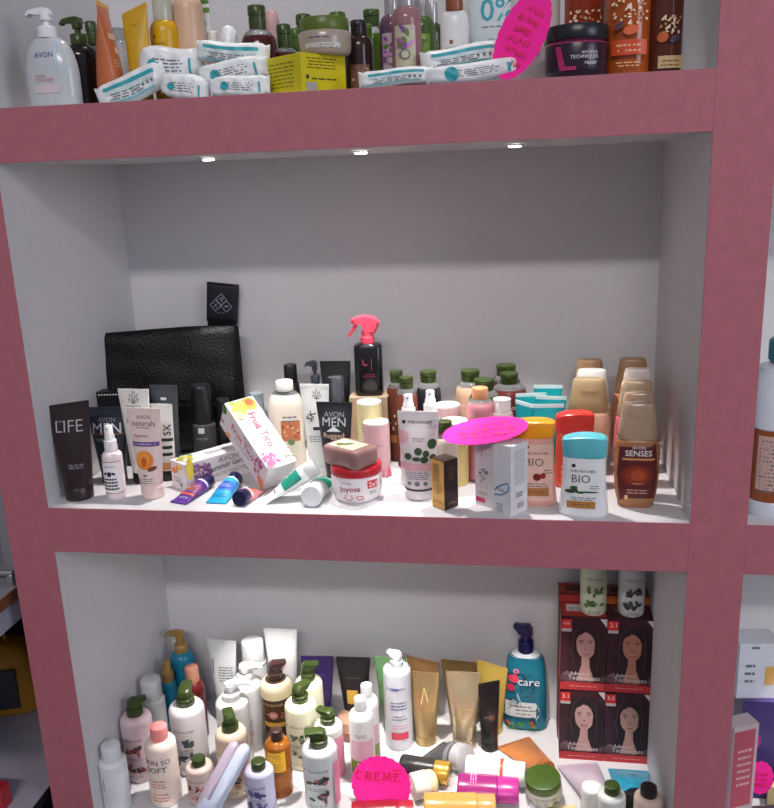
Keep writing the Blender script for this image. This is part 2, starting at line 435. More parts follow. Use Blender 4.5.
def lying_tube(name, label, p0, p1, wpx, body, capm, r=.6, ch=.2, art=(), fl=FM, lift=0, **k):
    """lift: height of the cap end above the board when it rests on something"""
    a = atz(*p0, fl+.01+lift); w_ = wpx*proj(a)[2]/FPX; rr = w_*r/2
    a = atz(*p0, fl+rr+lift); b = atz(*p1, fl+.002); L = math.hypot(b.x-a.x, b.y-a.y); hd = math.atan2(-(b.x-a.x), b.y-a.y)
    dl = math.atan2(rr+lift-.0012, L); L = math.hypot(L, rr+lift)
    loc = (a.x, a.y, fl+rr+lift+.0006)
    return tube(name, label, dict(x=a.x, y=a.y, z=fl, h=L, w=w_), body, capm, r, ch, art, rot=(-PI/2-dl, 0, hd), loc=loc, **k)
def lying_bottle(name, label, p0, p1, wpx, body, capm, fl=FM, dr=1, lift=0, roll=0, **k):
    a = atz(*p0, fl+.02+lift); w_ = wpx*proj(a)[2]/FPX; rr = w_*dr/2+lift
    a = atz(*p0, fl+rr); b = atz(*p1, fl+rr); d = b-a; L = d.length
    rt = (Matrix.Rotation(math.atan2(-d.x, d.y), 3, 'Z') @ Matrix.Rotation(-PI/2, 3, 'X') @ Matrix.Rotation(R(roll), 3, 'Z')).to_euler()
    return bottle(name, label, dict(x=a.x, y=a.y, z=fl, h=L, w=w_), body, capm, dr=dr, rot=rt, loc=(a.x, a.y, fl+rr+.0004), **k)

# ================================================================== the setting
PINK = M('#ae6570', .6, bump=.25, scale=45, var=.06)
PAINT = M('#d0ced1', .62, bump=.12, scale=70, var=.015)
DARKF = M('#5a5654', .5, scale=6, var=.1)
def struct(name, boxes, mat):
    mb = MB()
    for (x0, x1, y0, y1, z0, z1) in boxes:
        rbox(mb, x1-x0, y1-y0, z1-z0, mat, .0004, Matrix.Translation(((x0+x1)/2, (y0+y1)/2, z0)))
    o = mb.build(name); o['kind'] = 'structure'; return o
XR = W_+CC; XE = XR+1.15; ZT = FT+.62; ZB = FL; PT = .002
GF = -1.02
struct('wall_front', [(-LL, 0, 0, PT, GF, ZT+.1), (W_, XR, 0, PT, GF, ZT+.1), (XE, XE+.09, 0, PT, GF, ZT+.1),
    (0, W_, 0, PT, H_, FT), (0, W_, 0, PT, -B1, 0), (0, W_, 0, PT, GF, ZB), (0, W_, 0, PT, ZT, ZT+.1),
    (XR, XE, 0, PT, H_, FT), (XR, XE, 0, PT, -B1, 0), (XR, XE, 0, PT, GF, ZB), (XR, XE, 0, PT, ZT, ZT+.1)], PINK)
struct('wall_back', [(-LL, XE+.09, D_, D_+.03, GF, ZT+.1)], PAINT)
struct('wall_left', [(-LL, 0, PT, D_, GF, ZT+.1)], PAINT)
struct('wall_middle', [(W_, XR, PT, D_, GF, ZT+.1)], PAINT)
struct('wall_right', [(XE, XE+.09, PT, D_, GF, ZT+.1)], PAINT)
for i, (z0, z1) in enumerate(((H_, FT), (-B1, 0), (GF, ZB), (ZT, ZT+.1))):
    for j, (x0, x1) in enumerate(((0, W_), (XR, XE))):
        struct('trim_%d' % (i*2+j+1), [(x0, x1, PT, D_, z0, z1)], PAINT)
struct('floor', [(-3.5, 4.5, -6, 1.2, GF-.05, GF)], DARKF)

def downlight(x, y, z, label, grp, power):
    o = root('recessed_downlight', label, 'ceiling light', (x, y, z), group=grp)
    mb = MB(); N = 32; vs, fs = [], []
    for (r_, zz) in ((.017, -.0002), (.0165, -.002), (.0125, -.0032), (.0118, -.0012)):
        for i in range(N): vs.append((r_*math.cos(2*PI*i/N), r_*math.sin(2*PI*i/N), zz))
    for l in range(3):
        for i in range(N):
            j = (i+1) % N; fs.append((l*N+i, l*N+j, (l+1)*N+j, (l+1)*N+i))
    mb.add(vs, fs, M('#d8d8d8', .25, metal=.6)); mb.build('trim_ring', o)
    mb = MB(); cyl(mb, .0112, -.0052, -.0004, M('#fff8ee', .4, emit=30), .002); mb.build('lens', o)
    l = bpy.data.lights.new('downlight', 'SPOT'); l.energy = power; l.color = (1.0, .95, .90); l.spot_size = R(62); l.spot_blend = .35
    l.shadow_soft_size = .010
    q = bpy.data.objects.new('downlight_bulb', l); C.objects.link(q); q.parent = o; q.location = (0, 0, -.018)
LX = ((.306, 'leftmost'), (.590, 'middle'), (.861, 'rightmost'))
for x, s_ in LX: downlight(x, .185, H_, s_+' small round downlight in the ceiling of the middle niche', 'downlights of the middle niche', SPOT_W)
for x, s_ in LX: downlight(x, .185, -B1, s_+' small round downlight in the ceiling of the lower niche', 'downlights of the lower niche', SPOT_W*1.05)
for x, s_ in LX: downlight(x, .185, ZT, s_+' small round downlight in the ceiling of the upper niche', 'downlights of the upper niche', SPOT_W*.25)
for x in (XR+.3, XR+.85):
    downlight(x, .185, -B1, 'downlight in the ceiling of the lower right niche', 'downlights of the right niches', SPOT_W*.8)
    downlight(x, .185, H_, 'downlight in the ceiling of the middle right niche', 'downlights of the right niches', SPOT_W*.6)
print("ok")

# ================================================================== middle niche
def mid(px, yt, w, base=None, Y=None, dr=1.0): return S(px, yt, w, base, Y, FM, dr)
BLK = M('#16161a', .35); BLK2 = M('#26282d', .38); SILV = M('#c9c9cc', .35); BROWN = M('#2c1f22', .33)
AVG = M('#9a9aa0', .5); LOGO = M('#dcdcdc', .45); RED = M('#b3222c', .4); ORG = M('#e07a24', .45); ROSE = M('#c98d8f', .5)
def lotus(u, v, s, m):
    o = []
    for a, l in ((-60, .8), (-30, 1), (0, 1.15), (30, 1), (60, .8)):
        x = math.sin(R(a))*s*l; y = math.cos(R(a))*s*l
        o += [('S', [(u, v), (u+x*.6-y*.18, v+(y*.6+x*.18)*.45), (u+x, v+y*.5), (u+x*.6+y*.18, v+(y*.6-x*.18)*.45), (u, v)], .012, m)]
    return o
tube('squeeze_tube', 'tall dark brown tube reading LIFE beside the left wall of the middle niche', mid(67, 403, 44, base=502, dr=.6), BROWN, BROWN, .63, .14, rz=6, slant=.12,
     art=[('T', 'AVON', -.2, .83, .20, AVG), ('T', 'LIFE', .02, .77, .62, M('#b4b4b8', .45), -.012), ('L', .12, .30, .36, 3, .022, AVG)])
tube('squeeze_tube', 'dark blue grey tube reading MEN behind the small white spray bottle', mid(106, 407, 40, Y=.15), M('#2b2f3c', .35), BLK, .62, .14, rz=4,
     art=[('T', 'AVON', 0, .86, .44, AVG), ('T', 'MEN', 0, .73, .72, M('#d5d8dc', .3)), ('R', 0, .64, .82, .02, M('#8a5a40')), ('R', -.05, .55, .5, .05, M('#5e6e6a')), ('R', .12, .40, .30, .16, M('#c46a2c')), ('E', .12, .40, .18, .2, M('#e0893a')), ('R', .12, .22, .5, .04, M('#45607a'))])
bx = aty(110, 390, .25)
carton('product_box', 'black box with a row of white dots on top behind the dark tubes', .075, .03, bx.z, (bx.x+.012, .250, 0), 8, BLK, front=[('R', -.40+.08*i, .965, .045, .018, LOGO) for i in range(11)]+[('R', 0, .5, .8, .3, M('#1d1d22'))])
bottle('spray_bottle', 'small white mist spray bottle with a black crest label at the front', mid(108, 425, 20, base=500), M('#efdfe2', .3), M('#e9e4e6', .3), 'mist', .62, .36, sh=.12,
     art=[('R', 0, .48, 1.2, .66, M('#f1ecee', .5)), ('R', 0, .82, 1.2, .012, RED), ('R', 0, .14, 1.2, .012, RED), ('T', 'nuevo', .05, .72, .5, GREYINK)] + [('E', 0, .56, .22, .26, INK), ('E', -.2, .57, .2, .12, INK, 40), ('E', .2, .57, .2, .12, INK, -40), ('L', 0, .45, .8, 4, .07, INK, .5)], neck=.6)
tube('squeeze_tube', 'off-white tube with a lotus emblem behind the apricot tube', mid(133, 389, 33, Y=.15), M('#e4e0dc', .4), BLK, .6, .12, rz=-2, art=lotus(0, .87, .26, INK)+[('L', 0, .84, .5, 1, .03, GREYINK), ('L', 0, .7, .6, 3, .03, GREYINK)])
tube('squeeze_tube', 'dark grey tube with a small square emblem standing before the black bag', mid(163, 385, 30, Y=.20), M('#43474d', .35), BLK, .6, .12, rz=-4, art=[('R', 0, .87, .2, .035, SILV), ('L', 0, .8, .6, 1, .03, LOGO, .6), ('L', .1, .55, .5, 4, .03, AVG), ('R', 0, .3, .6, .05, AVG)])
tube('squeeze_tube', 'pale pink tube with an orange apricot picture at the front', mid(143, 408, 36, base=500, dr=.6), M('#e6cfc8', .35), M('#e2c6c0', .3), .62, .16, rz=-3, art=[('T', 'AVON', 0, .93, .42, GREYINK), ('T', 'naturals', 0, .85, .68, M('#6b5a63', .4)), ('L', 0, .79, .5, 1, .03, GREYINK),
     ('T', 'Apricot', -.08, .68, .42, M('#a3506c')), ('R', .04, .575, .78, .06, M('#6b4c8a')), ('L', .04, .575, .6, 1, .03, WHITE), ('E', 0, .36, .50, .52, M('#e8812c')), ('E', -.03, .38, .36, .40, M('#f29a44')), ('E', 0, .34, .16, .26, M('#c9601c')), ('E', .2, .24, .26, .12, M('#7c4430'), 20), ('E', 0, .15, .1, .06, GREYINK), ('L', 0, .10, .5, 3, .03, GREYINK)])
tube('squeeze_tube', 'white tube with black cap and black shapes right of the apricot tube', mid(161, 404, 24, Y=.165), M('#e8e6e2', .4), BLK, .62, .14, rz=-6, art=[('T', 'SK', .22, .66, .5, BLK, .03, 90), ('R', .2, .5, .5, .05, BLK2), ('R', .2, .38, .4, .05, BLK2), ('R', .2, .27, .4, .05, BLK2), ('R', 0, .08, 1.0, .12, M('#e2a46c'))])

# bag and pouch
LEA = leather('#08080a')
def pillow(mb, L, Hh, T, mat, X=None, nx=26, nz=18, wave=0, topfn=None, p=3.0, lean=0):
    vs, fs = [], []
    for sgn in (-1, 1):
        for j in range(nz+1):
            for i in range(nx+1):
                a = 2*i/nx-1; b = 2*j/nz-1
                th = T/2*(max(0, 1-abs(a)**p)*max(0, 1-abs(b)**p))**.45
                x = a*L/2*(1-.03*(1-b)/2)+lean*(1-b)/2; z = (b+1)/2*Hh
                if topfn: z *= topfn(a)
                w = wave*(math.sin(a*7+b*2.3)+.6*math.sin(b*9+a*3))
                vs.append((x, sgn*th+w*(1 if th > T*.1 else .3), z))
    n = (nx+1)*(nz+1)
    for s_ in range(2):
        for j in range(nz):
            for i in range(nx):
                a = s_*n+j*(nx+1)+i; f = (a, a+1, a+nx+2, a+nx+1); fs.append(f if s_ == 0 else f[::-1])
    mb.add(vs, fs, mat, True, X)
p = aty(104, 332, .335); q = aty(240, 330, .375)
bw = (q.x-p.x)*1.02; bh = p.z
bag = root('clutch_bag', 'black grained leather bag leaning in the left rear of the middle niche', 'bag', ((p.x+q.x)/2, .318, .0), (R(-7), 0, R(10)))
LOG.append(('bag', '', bw, bh))
tf = lambda a: 1.0+.022*math.cos((a-.35)*2.2)
mb = MB(); pillow(mb, bw, bh, .055, LEA, Matrix.Translation((0, .010, .002)), topfn=tf, wave=.0012, p=6, lean=.012); mb.build('body', bag)
mb = MB(); pillow(mb, bw*.985, bh*.62, .022, LEA, Matrix.Translation((-.002, -.026, bh*.40)), topfn=lambda a: 1+.018*math.cos((a-.35)*2.2), wave=.0010, p=8); mb.build('flap', bag)
mb = MB()
for sx in (-1, 1):
    for i in range(20): rbox(mb, .0012, .0012, .004, M('#2c2c30', .6), .0002, Matrix.Translation((sx*bw*.455, -.0372, .085+i*.0062)))
mb.build('stitching', bag)
pz = atz(0, 0, 0)
P0 = aty(223, 330, .415); P1 = aty(226, 281, .430)
pch = root('accessory_pouch', 'navy black flap pouch with a silver diamond emblem behind the leather bag', 'pouch', (P0.x-.012, .388, 0), (R(-5.5), 0, 0))
NV = M('#0d0f1c', .55, bump=.3, scale=400); ph = P1.z+.002
pch.location = (P0.x-.037, .424, 0); pch.rotation_euler = (R(-1.2), R(6.5), 0); ph -= .004
mb = MB(); pillow(mb, .068, ph-.05, .014, M('#0c0c10', .3), topfn=lambda a: 1, p=8); mb.build('pocket', pch)
mb = MB(); pillow(mb, .074, .088, .016, NV, Matrix.Translation((0, -.002, ph-.088)), p=8); mb.build('flap', pch)
am = MB(); K = M('#9a9aa6', .35, metal=.3); f_ = plane_map((0, -.0106, ph-.088), (1, 0, 0), (0, 0, 1), (0, -1, 0))
def dia(cx, cz, s): return [('S', [(cx-s, cz), (cx, cz+s*.85), (cx+s, cz), (cx, cz-s*.85), (cx-s, cz)], .022, K)]
art_mesh(am, dia(0, .60, .17)+dia(-.17, .44, .17)+dia(.17, .44, .17)+[('S', [(-.06, .60), (.06, .66)], .03, K), ('S', [(0, .54), (.06, .62)], .03, K), ('T', 'X', -.17, .44, .13, K), ('E', .17, .44, .16, .05, K, 10), ('L', 0, .26, .3, 1, .03, K)], f_, .074, .088)
am.build('emblem', pch)

bottle('foundation_bottle', 'black capped dark grey bottle standing in front of the leather bag', mid(200, 384, 23, Y=.245), M('#3c3d41', .3), BLK, 'cyl', .84, .46, sh=.06, neck=.84, art=[('R', .05, .88, .26, .12, SILV), ('T', 'AVON', .05, .70, .5, AVG), ('L', 0, .3, .7, 3, .08, AVG)])
bottle('foundation_bottle', 'narrow black bottle just right of the dark grey foundation bottle', mid(222, 398, 17, Y=.27), M('#1c1c20', .25), BLK, 'cyl', .75, .42, sh=.1)

# flower boxes
FW = M('#e6dfe2', .4); YEL = M('#f1d94e', .5); PK = M('#c94f8c', .5); PUR = M('#7d4a7c', .5); LEAF = M('#4d7a3a', .5); PEACH = M('#f0925a', .5)
a = atz(187, 492, 0); b = atz(256, 470, 0); c_ = aty(174, 464, a.y)
dd = Vector((b.x-a.x, b.y-a.y, 0)); rz = math.degrees(math.atan2(dd.y, dd.x))
BW_, BD_, BH_ = .155, .052, .055
ctr = Vector((a.x, a.y, 0))+Vector((math.cos(R(rz)), math.sin(R(rz)), 0))*BW_/2+Vector((-math.sin(R(rz)), math.cos(R(rz)), 0))*BD_/2
carton('perfume_box', 'white flowered box lying flat, with Summer written on its long side', BW_, BD_, BH_, (ctr.x, ctr.y, 0), rz, FW, cat='box',
    front=leaves(-.26, .50, 44, .13, .36, [PUR, M('#a7719f'), M('#94607f')], .07, 5, .5)+[('E', -.45, .85, .10, .3, YEL), ('T', 'AVON', .12, .86, .3, GREYINK), ('T', 'Summer', -.02, .60, .34, INK, .02, 4), ('T', 'Garden', .30, .64, .26, INK, .02, 4), ('T', 'EAU DE TOILETTE', .12, .34, .5, GREYINK)]+leaves(.44, .3, 6, .05, .2, PUR, .04, 9),
    left=leaves(-.1, .75, 6, .3, .15, [YEL, PEACH], .3, 4)+[('L', -.1, .4, .5, 2, .1, GREYINK), ('R', .2, .2, .08, .15, INK)],
    top=leaves(-.36, .5, 16, .14, .4, [YEL, M('#d8c93c'), LEAF, M('#8fb04a')], .08, 6, .5)+[('T', 'Summer', .06, .45, .3, INK, .02), ('T', 'AVON', -.12, .45, .08, GREYINK)])
# second flowered box, tipped up: its low end on the shelf, its middle resting on the flat box
RB = Matrix.Rotation(-.712, 3, 'Z') @ Matrix.Rotation(.624, 3, 'Y') @ Matrix.Rotation(.0797, 3, 'X')
ob = Vector((.2973, .1758, .1563)) + RB @ Vector((.0893, .0315, -.063))
TI = M('#c2324f', .5)
fr = lambda v0: [('T', 'Fruit Tico', -.02, v0+.12, .50, TI, .03), ('T', 'EAU DE TOILETTE', .0, v0-.14, .34, GREYINK), ('T', 'AVON', .06, v0+.36, .18, GREYINK)]
carton('perfume_box', 'white flowered box tipped up at a slant, reading Fruit on two sides', .1785, .063, .063, tuple(ob), 0, FW, rot=RB.to_euler(),
    front=[('E', -.47, .8, .10, .12, LEAF, 30), ('E', -.46, .3, .08, .04, PK), ('E', -.30, .1, .12, .06, PEACH, 20)]+fr(.5)+leaves(.33, .62, 12, .09, .3, [PK, M('#a83a72')], .06, 6, .6)+leaves(.45, .2, 6, .04, .15, [PEACH, M('#e58a3a')], .10, 3),
    top=[('E', -.40, .72, .19, .17, M('#f0a03c'), 20), ('E', -.42, .76, .10, .10, M('#e8613a'))]+leaves(-.38, .3, 9, .09, .2, [YEL, M('#f3e26a'), M('#9fc24a')], .09, 8, .6)+[('E', -.36, .34, .18, .16, YEL), ('E', -.28, .2, .12, .10, M('#f7ef9a'))]+fr(.45)+leaves(.38, .25, 22, .08, .2, [PK, M('#e05fa0'), M('#a83a72')], .06, 11, .6)+leaves(.38, .82, 16, .07, .12, [LEAF, M('#2f6a3a'), M('#7aa050')], .035, 12, .6))

NAVY = M('#1c1a44', .3)
lying_tube('hand_cream_tube', 'small purple hand cream lying leftmost in front of the flat flowered box', (210, 480), (178, 503), 19, M('#5a2f8f', .35), NAVY, .72, .20, art=[('R', 0, .45, .95, .34, M('#8c4a7a')), ('T', 'AVON', 0, .86, .5, LOGO, 0, 180), ('E', 0, .5, .5, .3, M('#b06a5c')), ('R', 0, .72, .9, .07, M('#e0604a')), ('R', 0, .1, 1.2, .06, WHITE)]+leaves(0, .4, 10, .3, .12, [M('#c77a6a'), M('#6a2d6a'), M('#e0a08a')], .16, 3), cat='tube')
lying_tube('hand_cream_tube', 'small bright blue hand cream lying between the purple one and the dark cap', (236, 478), (216, 503), 21, M('#1f9fd0', .35), NAVY, .72, .20, art=[('R', 0, .42, .98, .36, M('#3a6fd0')), ('E', 0, .42, .75, .5, M('#2740a8')), ('L', 0, .48, .5, 3, .05, M('#9fc0f0')), ('L', 0, .84, .8, 2, .08, M('#0a6f9c')), ('R', 0, .08, 1.2, .05, WHITE)])
lying_tube('hand_cream_tube', 'small tube with round dark navy cap facing out, orange and pink body', (239, 499), (258, 490), 20, M('#d98a90', .4), NAVY, .80, .28, art=[('R', 0, .06, 1.3, .08, WHITE), ('R', 0, .3, .9, .2, M('#d96a4a')), ('L', 0, .5, .7, 3, .07, M('#7a5aa0'))])
TEAL = M('#168a74', .4)
TW = M('#dfe6e6', .35)
tl = lying_tube('squeeze_tube', 'white and green tube lying slanted across another, in front of the tipped flowered box', (316, 466), (266, 500), 22, TW, M('#dfe3e3', .15, trans=.35), .80, .20, art=[('R', 0, .36, 2.2, .46, TEAL), ('L', .25, .40, .6, 2, .12, WHITE, .5), ('L', -.1, .8, .5, 1, .1, GREYINK)], lift=.042)
lying_tube('squeeze_tube', 'white tube lying end on, its round white cap facing the front edge', (311, 497), (328, 478), 24, TW, M('#e6e6e8', .25), .88, .35, art=[('R', 0, .22, 2.4, .40, TEAL)])

CRM = M('#ece2d4', .3)
bottle('milk_bottle', 'cream lotion bottle with white round cap behind the tipped flowered box', mid(284, 380, 34, Y=.255), CRM, M('#ece8e2', .3), 'cyl', .50, .11, dr=.62, n=2.4, sh=.22, fill=(.95, CLEAR), art=[('R', .18, .50, .56, .26, M('#c97a52')), ('R', .18, .28, .56, .16, M('#e2e0cc')), ('E', .18, .36, .2, .2, M('#6f8a5a')), ('L', .18, .68, .5, 2, .05, GREYINK)]+leaves(.18, .5, 12, .22, .1, [M('#9c4a30'), M('#e8a070'), M('#d8c0a0')], .10, 5, .6))
tube('squeeze_tube', 'white tube with lotus emblem and black letters left of the dark MEN tube', mid(314, 384, 30, Y=.20), M('#e6e6e4', .4), M('#dddddd'), .6, .12, rz=-3, slant=0, art=lotus(.08, .86, .22, INK)+[('T', 'SK', -.12, .66, .36, INK, .03, 60), ('R', .1, .5, .3, .04, INK), ('L', .05, .4, .5, 3, .03, GREYINK)])
tube('squeeze_tube', 'black tube reading MEN with a small white mountain', mid(334, 402, 37, Y=.165), BLK2, BLK, .62, .13, rz=-4, dk=1.1, art=[('T', 'AVON', 0, .88, .55, AVG), ('T', 'MEN', 0, .775, .64, M('#b9bbc0', .4)), ('P', [(-.2, .64), (0, .715), (.2, .64)], SILV), ('R', 0, .575, .62, .055, M('#5a3a2a')), ('T', 'Rugged', 0, .575, .56, M('#c9b4a0')), ('L', 0, .4, .5, 3, .03, AVG)])
bottle('shampoo_bottle', 'tall black bottle with black cap at the back wall, left of the black tube', mid(290, 364, 18, Y=.36), M('#151519', .3), BLK, 'cyl', .72, .2, sh=.1)
bottle('pump_bottle', 'dark grey pump bottle at the back wall between two black containers', mid(314, 360, 15, Y=.37), M('#4a4d55', .3), M('#3a3d44', .3), 'pump', .6, .26, side=180)
tube('squeeze_tube', 'large black tube at the back wall behind the small clear capped bottle', mid(335, 361, 31, Y=.37), M('#1f2125', .4), BLK, .6, .1, art=[('L', 0, .84, .5, 1, .03, AVG)])
bottle('roll_on_bottle', 'small dark bottle with smoky see-through cap before the large black tube', mid(337, 376, 13, Y=.30), M('#22242a', .3), M('#6a6e76', .1, trans=.5), 'cyl', .92, .3, neck=.9, sh=.05)
bottle('water_bottle', 'pale clear bottle half hidden behind the tipped flowered box', mid(256, 392, 20, Y=.27), M('#c3d0d6', .12, trans=.6), M('#b9c9d2', .1, trans=.5), 'ribbed', .7, .22, sh=.12)

# beige box carrying the black trigger sprayer
sp = mid(370, 394, 30, Y=.30)
carton('product_box', 'plain beige box at the back carrying the black trigger sprayer', sp['w']*1.25, .055, sp['h'], (sp['x'], sp['y'], 0), 2, M('#b59c82', .6), front=[('L', 0, .8, .6, 3, .06, M('#8f765c'))])
hx = aty(369, 315, .30)
def trigger_sprayer(loc, h, w_):
    r = root('trigger_sprayer', 'black spray bottle with a hot pink trigger head standing on the beige box', 'spray bottle', loc, (0, 0, R(4)))
    PKT = M('#e04a63', .35); hb = h*.66; a = w_/2
    pr = [(0, a*.93, a*.6, 4), (.003, a, a*.66, 4), (hb*.93, a, a*.66, 4), (hb*.975, a*.9, a*.6, 3.4), (hb, a*.5, a*.45, 2.4)]
    mb = MB(); loft(mb, pr, M('#131316', .22)); mb.build('body', r)
    am = MB(); art_mesh(am, [('T', 'L', -.12, .66, .12, M('#c23a55')), ('R', -.06, .60, .16, .012, M('#c23a55')), ('R', .14, .62, .012, .22, M('#c23a55')), ('L', .05, .42, .5, 2, .04, M('#8a2f42'))], surf(pr), w_, hb); am.build('printed_label', r)
    mb = MB(); cyl(mb, a*.50, hb-.001, hb+h*.08, PKT); cyl(mb, a*.42, hb+h*.07, hb+h*.15, PKT); mb.build('collar', r)
    H0 = hb+h*.12; k = h*.22
    mb = MB(); extrude(mb, [(x*w_, H0+z*k) for x, z in [(-.12, 0), (.30, .0), (.40, .35), (.46, .62), (.28, .88), (-.10, 1.0), (-.30, .96), (-.52, .80), (-.50, .55), (-.2, .5)]], w_*.42, PKT); mb.build('sprayer_head', r)
    mb = MB(); extrude(mb, [(x*w_, H0+z*k) for x, z in [(-.30, .60), (-.44, .62), (-.54, .30), (-.66, .02), (-.72, -.18), (-.64, -.20), (-.50, .02), (-.36, .32)]], w_*.22, PKT); mb.build('trigger', r)
    mb = MB(); cyl(mb, w_*.09, 0, w_*.08, PKT, X=Matrix.Translation((-.50*w_, 0, H0+.68*k)) @ Matrix.Rotation(-PI/2, 4, 'Y')); mb.build('nozzle', r)
tw = 28*proj((sp['x'], .30, .25))[2]/FPX
trigger_sprayer((sp['x']-.0, .30, sp['h']), hx.z-sp['h'], tw)

PINKW = M('#e2bcc2', .45)
def canister(label, s, body, lid=WHITE, art=()):
    r = root('cardboard_tube', label, 'canister', (s['x'], s['y'], s['z'])); a = s['w']/2; h = s['h']
    LOG.append(('canister', label[:30], round(s['x'], 3), round(s['y'], 3), round(h, 3), round(s['w'], 3)))
    pr = [(0, a*.97, a*.97, 2), (.002, a, a, 2), (h-.004, a, a, 2)]; mb = MB(); loft(mb, pr, body); mb.build('body', r)
    mb = MB(); cyl(mb, a*.985, h-.0045, h, lid); mb.build('lid', r)
    if art: am = MB(); art_mesh(am, list(art), surf(pr), s['w'], h); am.build('printed_label', r)
canister('cream yellow cylinder with white lid behind the pink cylinder', mid(369, 401, 25, Y=.245), M('#e6dba6', .45), art=[('L', 0, .7, .6, 3, .05, GREYINK)])
canister('pink cylinder with white lid behind the soap, magenta splash at its foot', mid(376, 421, 26, base=479), PINKW, art=[('T', 'parfum', .05, .60, .5, M('#b06a80'))]+leaves(.2, .08, 14, .45, .07, [M('#d8487a'), M('#e07a9a')], .2, 3, .7)+leaves(.3, .18, 8, .3, .06, [M('#e58aa8')], .12, 8, .7))
canister('pink cylinder with white lid behind the second white mist sprayer', mid(447, 404, 26, Y=.25), PINKW)
canister('pale yellow cylinder with white lid behind the small gold box', mid(454, 420, 28, Y=.175), M('#ddd08e', .45))

# jar with soap on top
js = mid(356, 462, 51, base=505)
jr = jar('cream_jar', 'white round jar with red lid under the wrapped soap bar', js, M('#e8e2e4', .3), M('#b3202e', .3), .24, 1.0, art=[('T', 'NATURE', -.12, .80, .22, GREYINK), ('T', 'Joyosa', -.05, .56, .42, M('#a8323c'), .01, 3), ('R', .42, .72, .24, .3, M('#c23542')), ('T', '2x1', .42, .72, .18, WHITE, .03), ('L', .42, .44, .2, 2, .08, GREYINK), ('S', [(-.12, .38), (-.16, .22), (-.06, .14), (.0, .24), (-.02, .36)], .014, RED), ('S', [(.06, .28), (.12, .18), (.2, .2), (.18, .32), (.08, .32)], .014, RED), ('L', -.55, .5, .16, 3, .08, GREYINK)], bw=.96)
so = root('soap_bar', 'brown wrapped soap bar with a leaf label lying on the red lidded jar', 'soap', (js['x']-.009, js['y']-.004, js['h']+.0003), (0, 0, R(-33)))
def softbox(w_, d, h, n=5):
    return [(0, w_/2*.90, d/2*.90, n), (h*.06, w_/2*.96, d/2*.96, n), (h*.2, w_/2, d/2, n), (h*.8, w_/2, d/2, n), (h*.94, w_/2*.96, d/2*.96, n), (h, w_/2*.9, d/2*.9, n)]
mb = MB(); loft(mb, softbox(.094, .066, .034), M('#8f6a66', .45, bump=.3, scale=90, coat=.4), 44); mb.build('bar', so)
am = MB(); art_mesh(am, [('R', 0, .5, .72, .7, M('#d5d0b8', .5))]+leaves(-.05, .5, 5, .2, .18, [M('#4a5a30'), M('#6b7a48')], .22, 4, .4)+[('L', 0, .2, .3, 1, .08, GREYINK)], plane_map((-.004, -.031, .034), (1, 0, 0), (0, 1, 0), (0, 0, 1)), .088, .062)
am.build('paper_label', so)

# Yves Rocher hand cream tube
YRG = M('#e3d7d9', .35); DG = M('#2f4a28', .5)
tube('squeeze_tube', 'pale pink and white tube with dark green leaf print beside the small gold box', mid(418, 411, 42, base=500, dr=.6), YRG, M('#e9e2e2', .3), .72, .14, rz=-3, art=[('E', -.34, .905, .09, .09, INK), ('T', 'YVES ROCHER', .04, .905, .58, INK, .01), ('S', [(.36+.13*math.cos(a*.5), .88+.055*math.sin(a*.5)) for a in range(14)], .01, GREYINK), ('L', .36, .9, .16, 3, .025, GREYINK), ('E', -.36, .70, .30, .32, M('#e0a9b4')), ('L', .02, .69, .3, 2, .03, GREYINK),
     ('E', .34, .62, .22, .24, DG), ('E', .02, .52, .18, .18, DG), ('E', .20, .49, .15, .16, DG), ('E', -.22, .45, .18, .16, DG), ('E', -.02, .42, .2, .1, DG), ('E', .16, .41, .18, .16, DG), ('E', .36, .44, .16, .14, DG), ('R', 0, .31, 1.3, .10, M('#dfa9b2')), ('L', 0, .235, .6, 4, .03, GREYINK), ('E', -.18, .08, .1, .1, GREYINK), ('E', 0, .08, .12, .12, GREYINK), ('E', .18, .08, .1, .1, GREYINK), ('R', 0, -.02, 1.4, .03, BLK2)])
# small gold box
g0 = atz(445, 511, 0); gw = .033
GOLD = M('#cf9f52', .3, metal=.35)
gb = aty(445, 462, g0.y); rzg = 35
ctr = Vector((g0.x, g0.y, 0))+Matrix.Rotation(R(rzg-50), 3, 'Z') @ Vector((0, 0, 0))
ex = Vector((math.cos(R(-42)), math.sin(R(-42)), 0)); ey = Vector((-ex.y, ex.x, 0))
ctr = Vector((g0.x, g0.y, 0)) - ex*gw/2 + ey*gw/2
carton('product_box', 'small gold and dark brown box standing at the front edge', gw, gw, gb.z, (ctr.x, ctr.y, 0), -42, M('#2e1c1c', .35),
    front=[('R', 0, .5, .97, .985, GOLD), ('R', -.12, .72, .5, .36, M('#a8763a', .3, metal=.3)), ('E', 0, .42, .7, .7, M('#b88a48', .4, metal=.3)), ('S', [(0, .5), (0, .3)], .04, BLK2), ('T', 'LOTION', 0, .14, .8, M('#4a2c1c')), ('L', -.1, .9, .5, 4, .05, M('#7a5428'))],
    right=[('T', 'LOTION', .0, .12, .5, GOLD), ('L', 0, .85, .5, 6, .05, M('#6a4a30'))], top=[('R', 0, .5, .98, .98, M('#3c2a26', .4))])

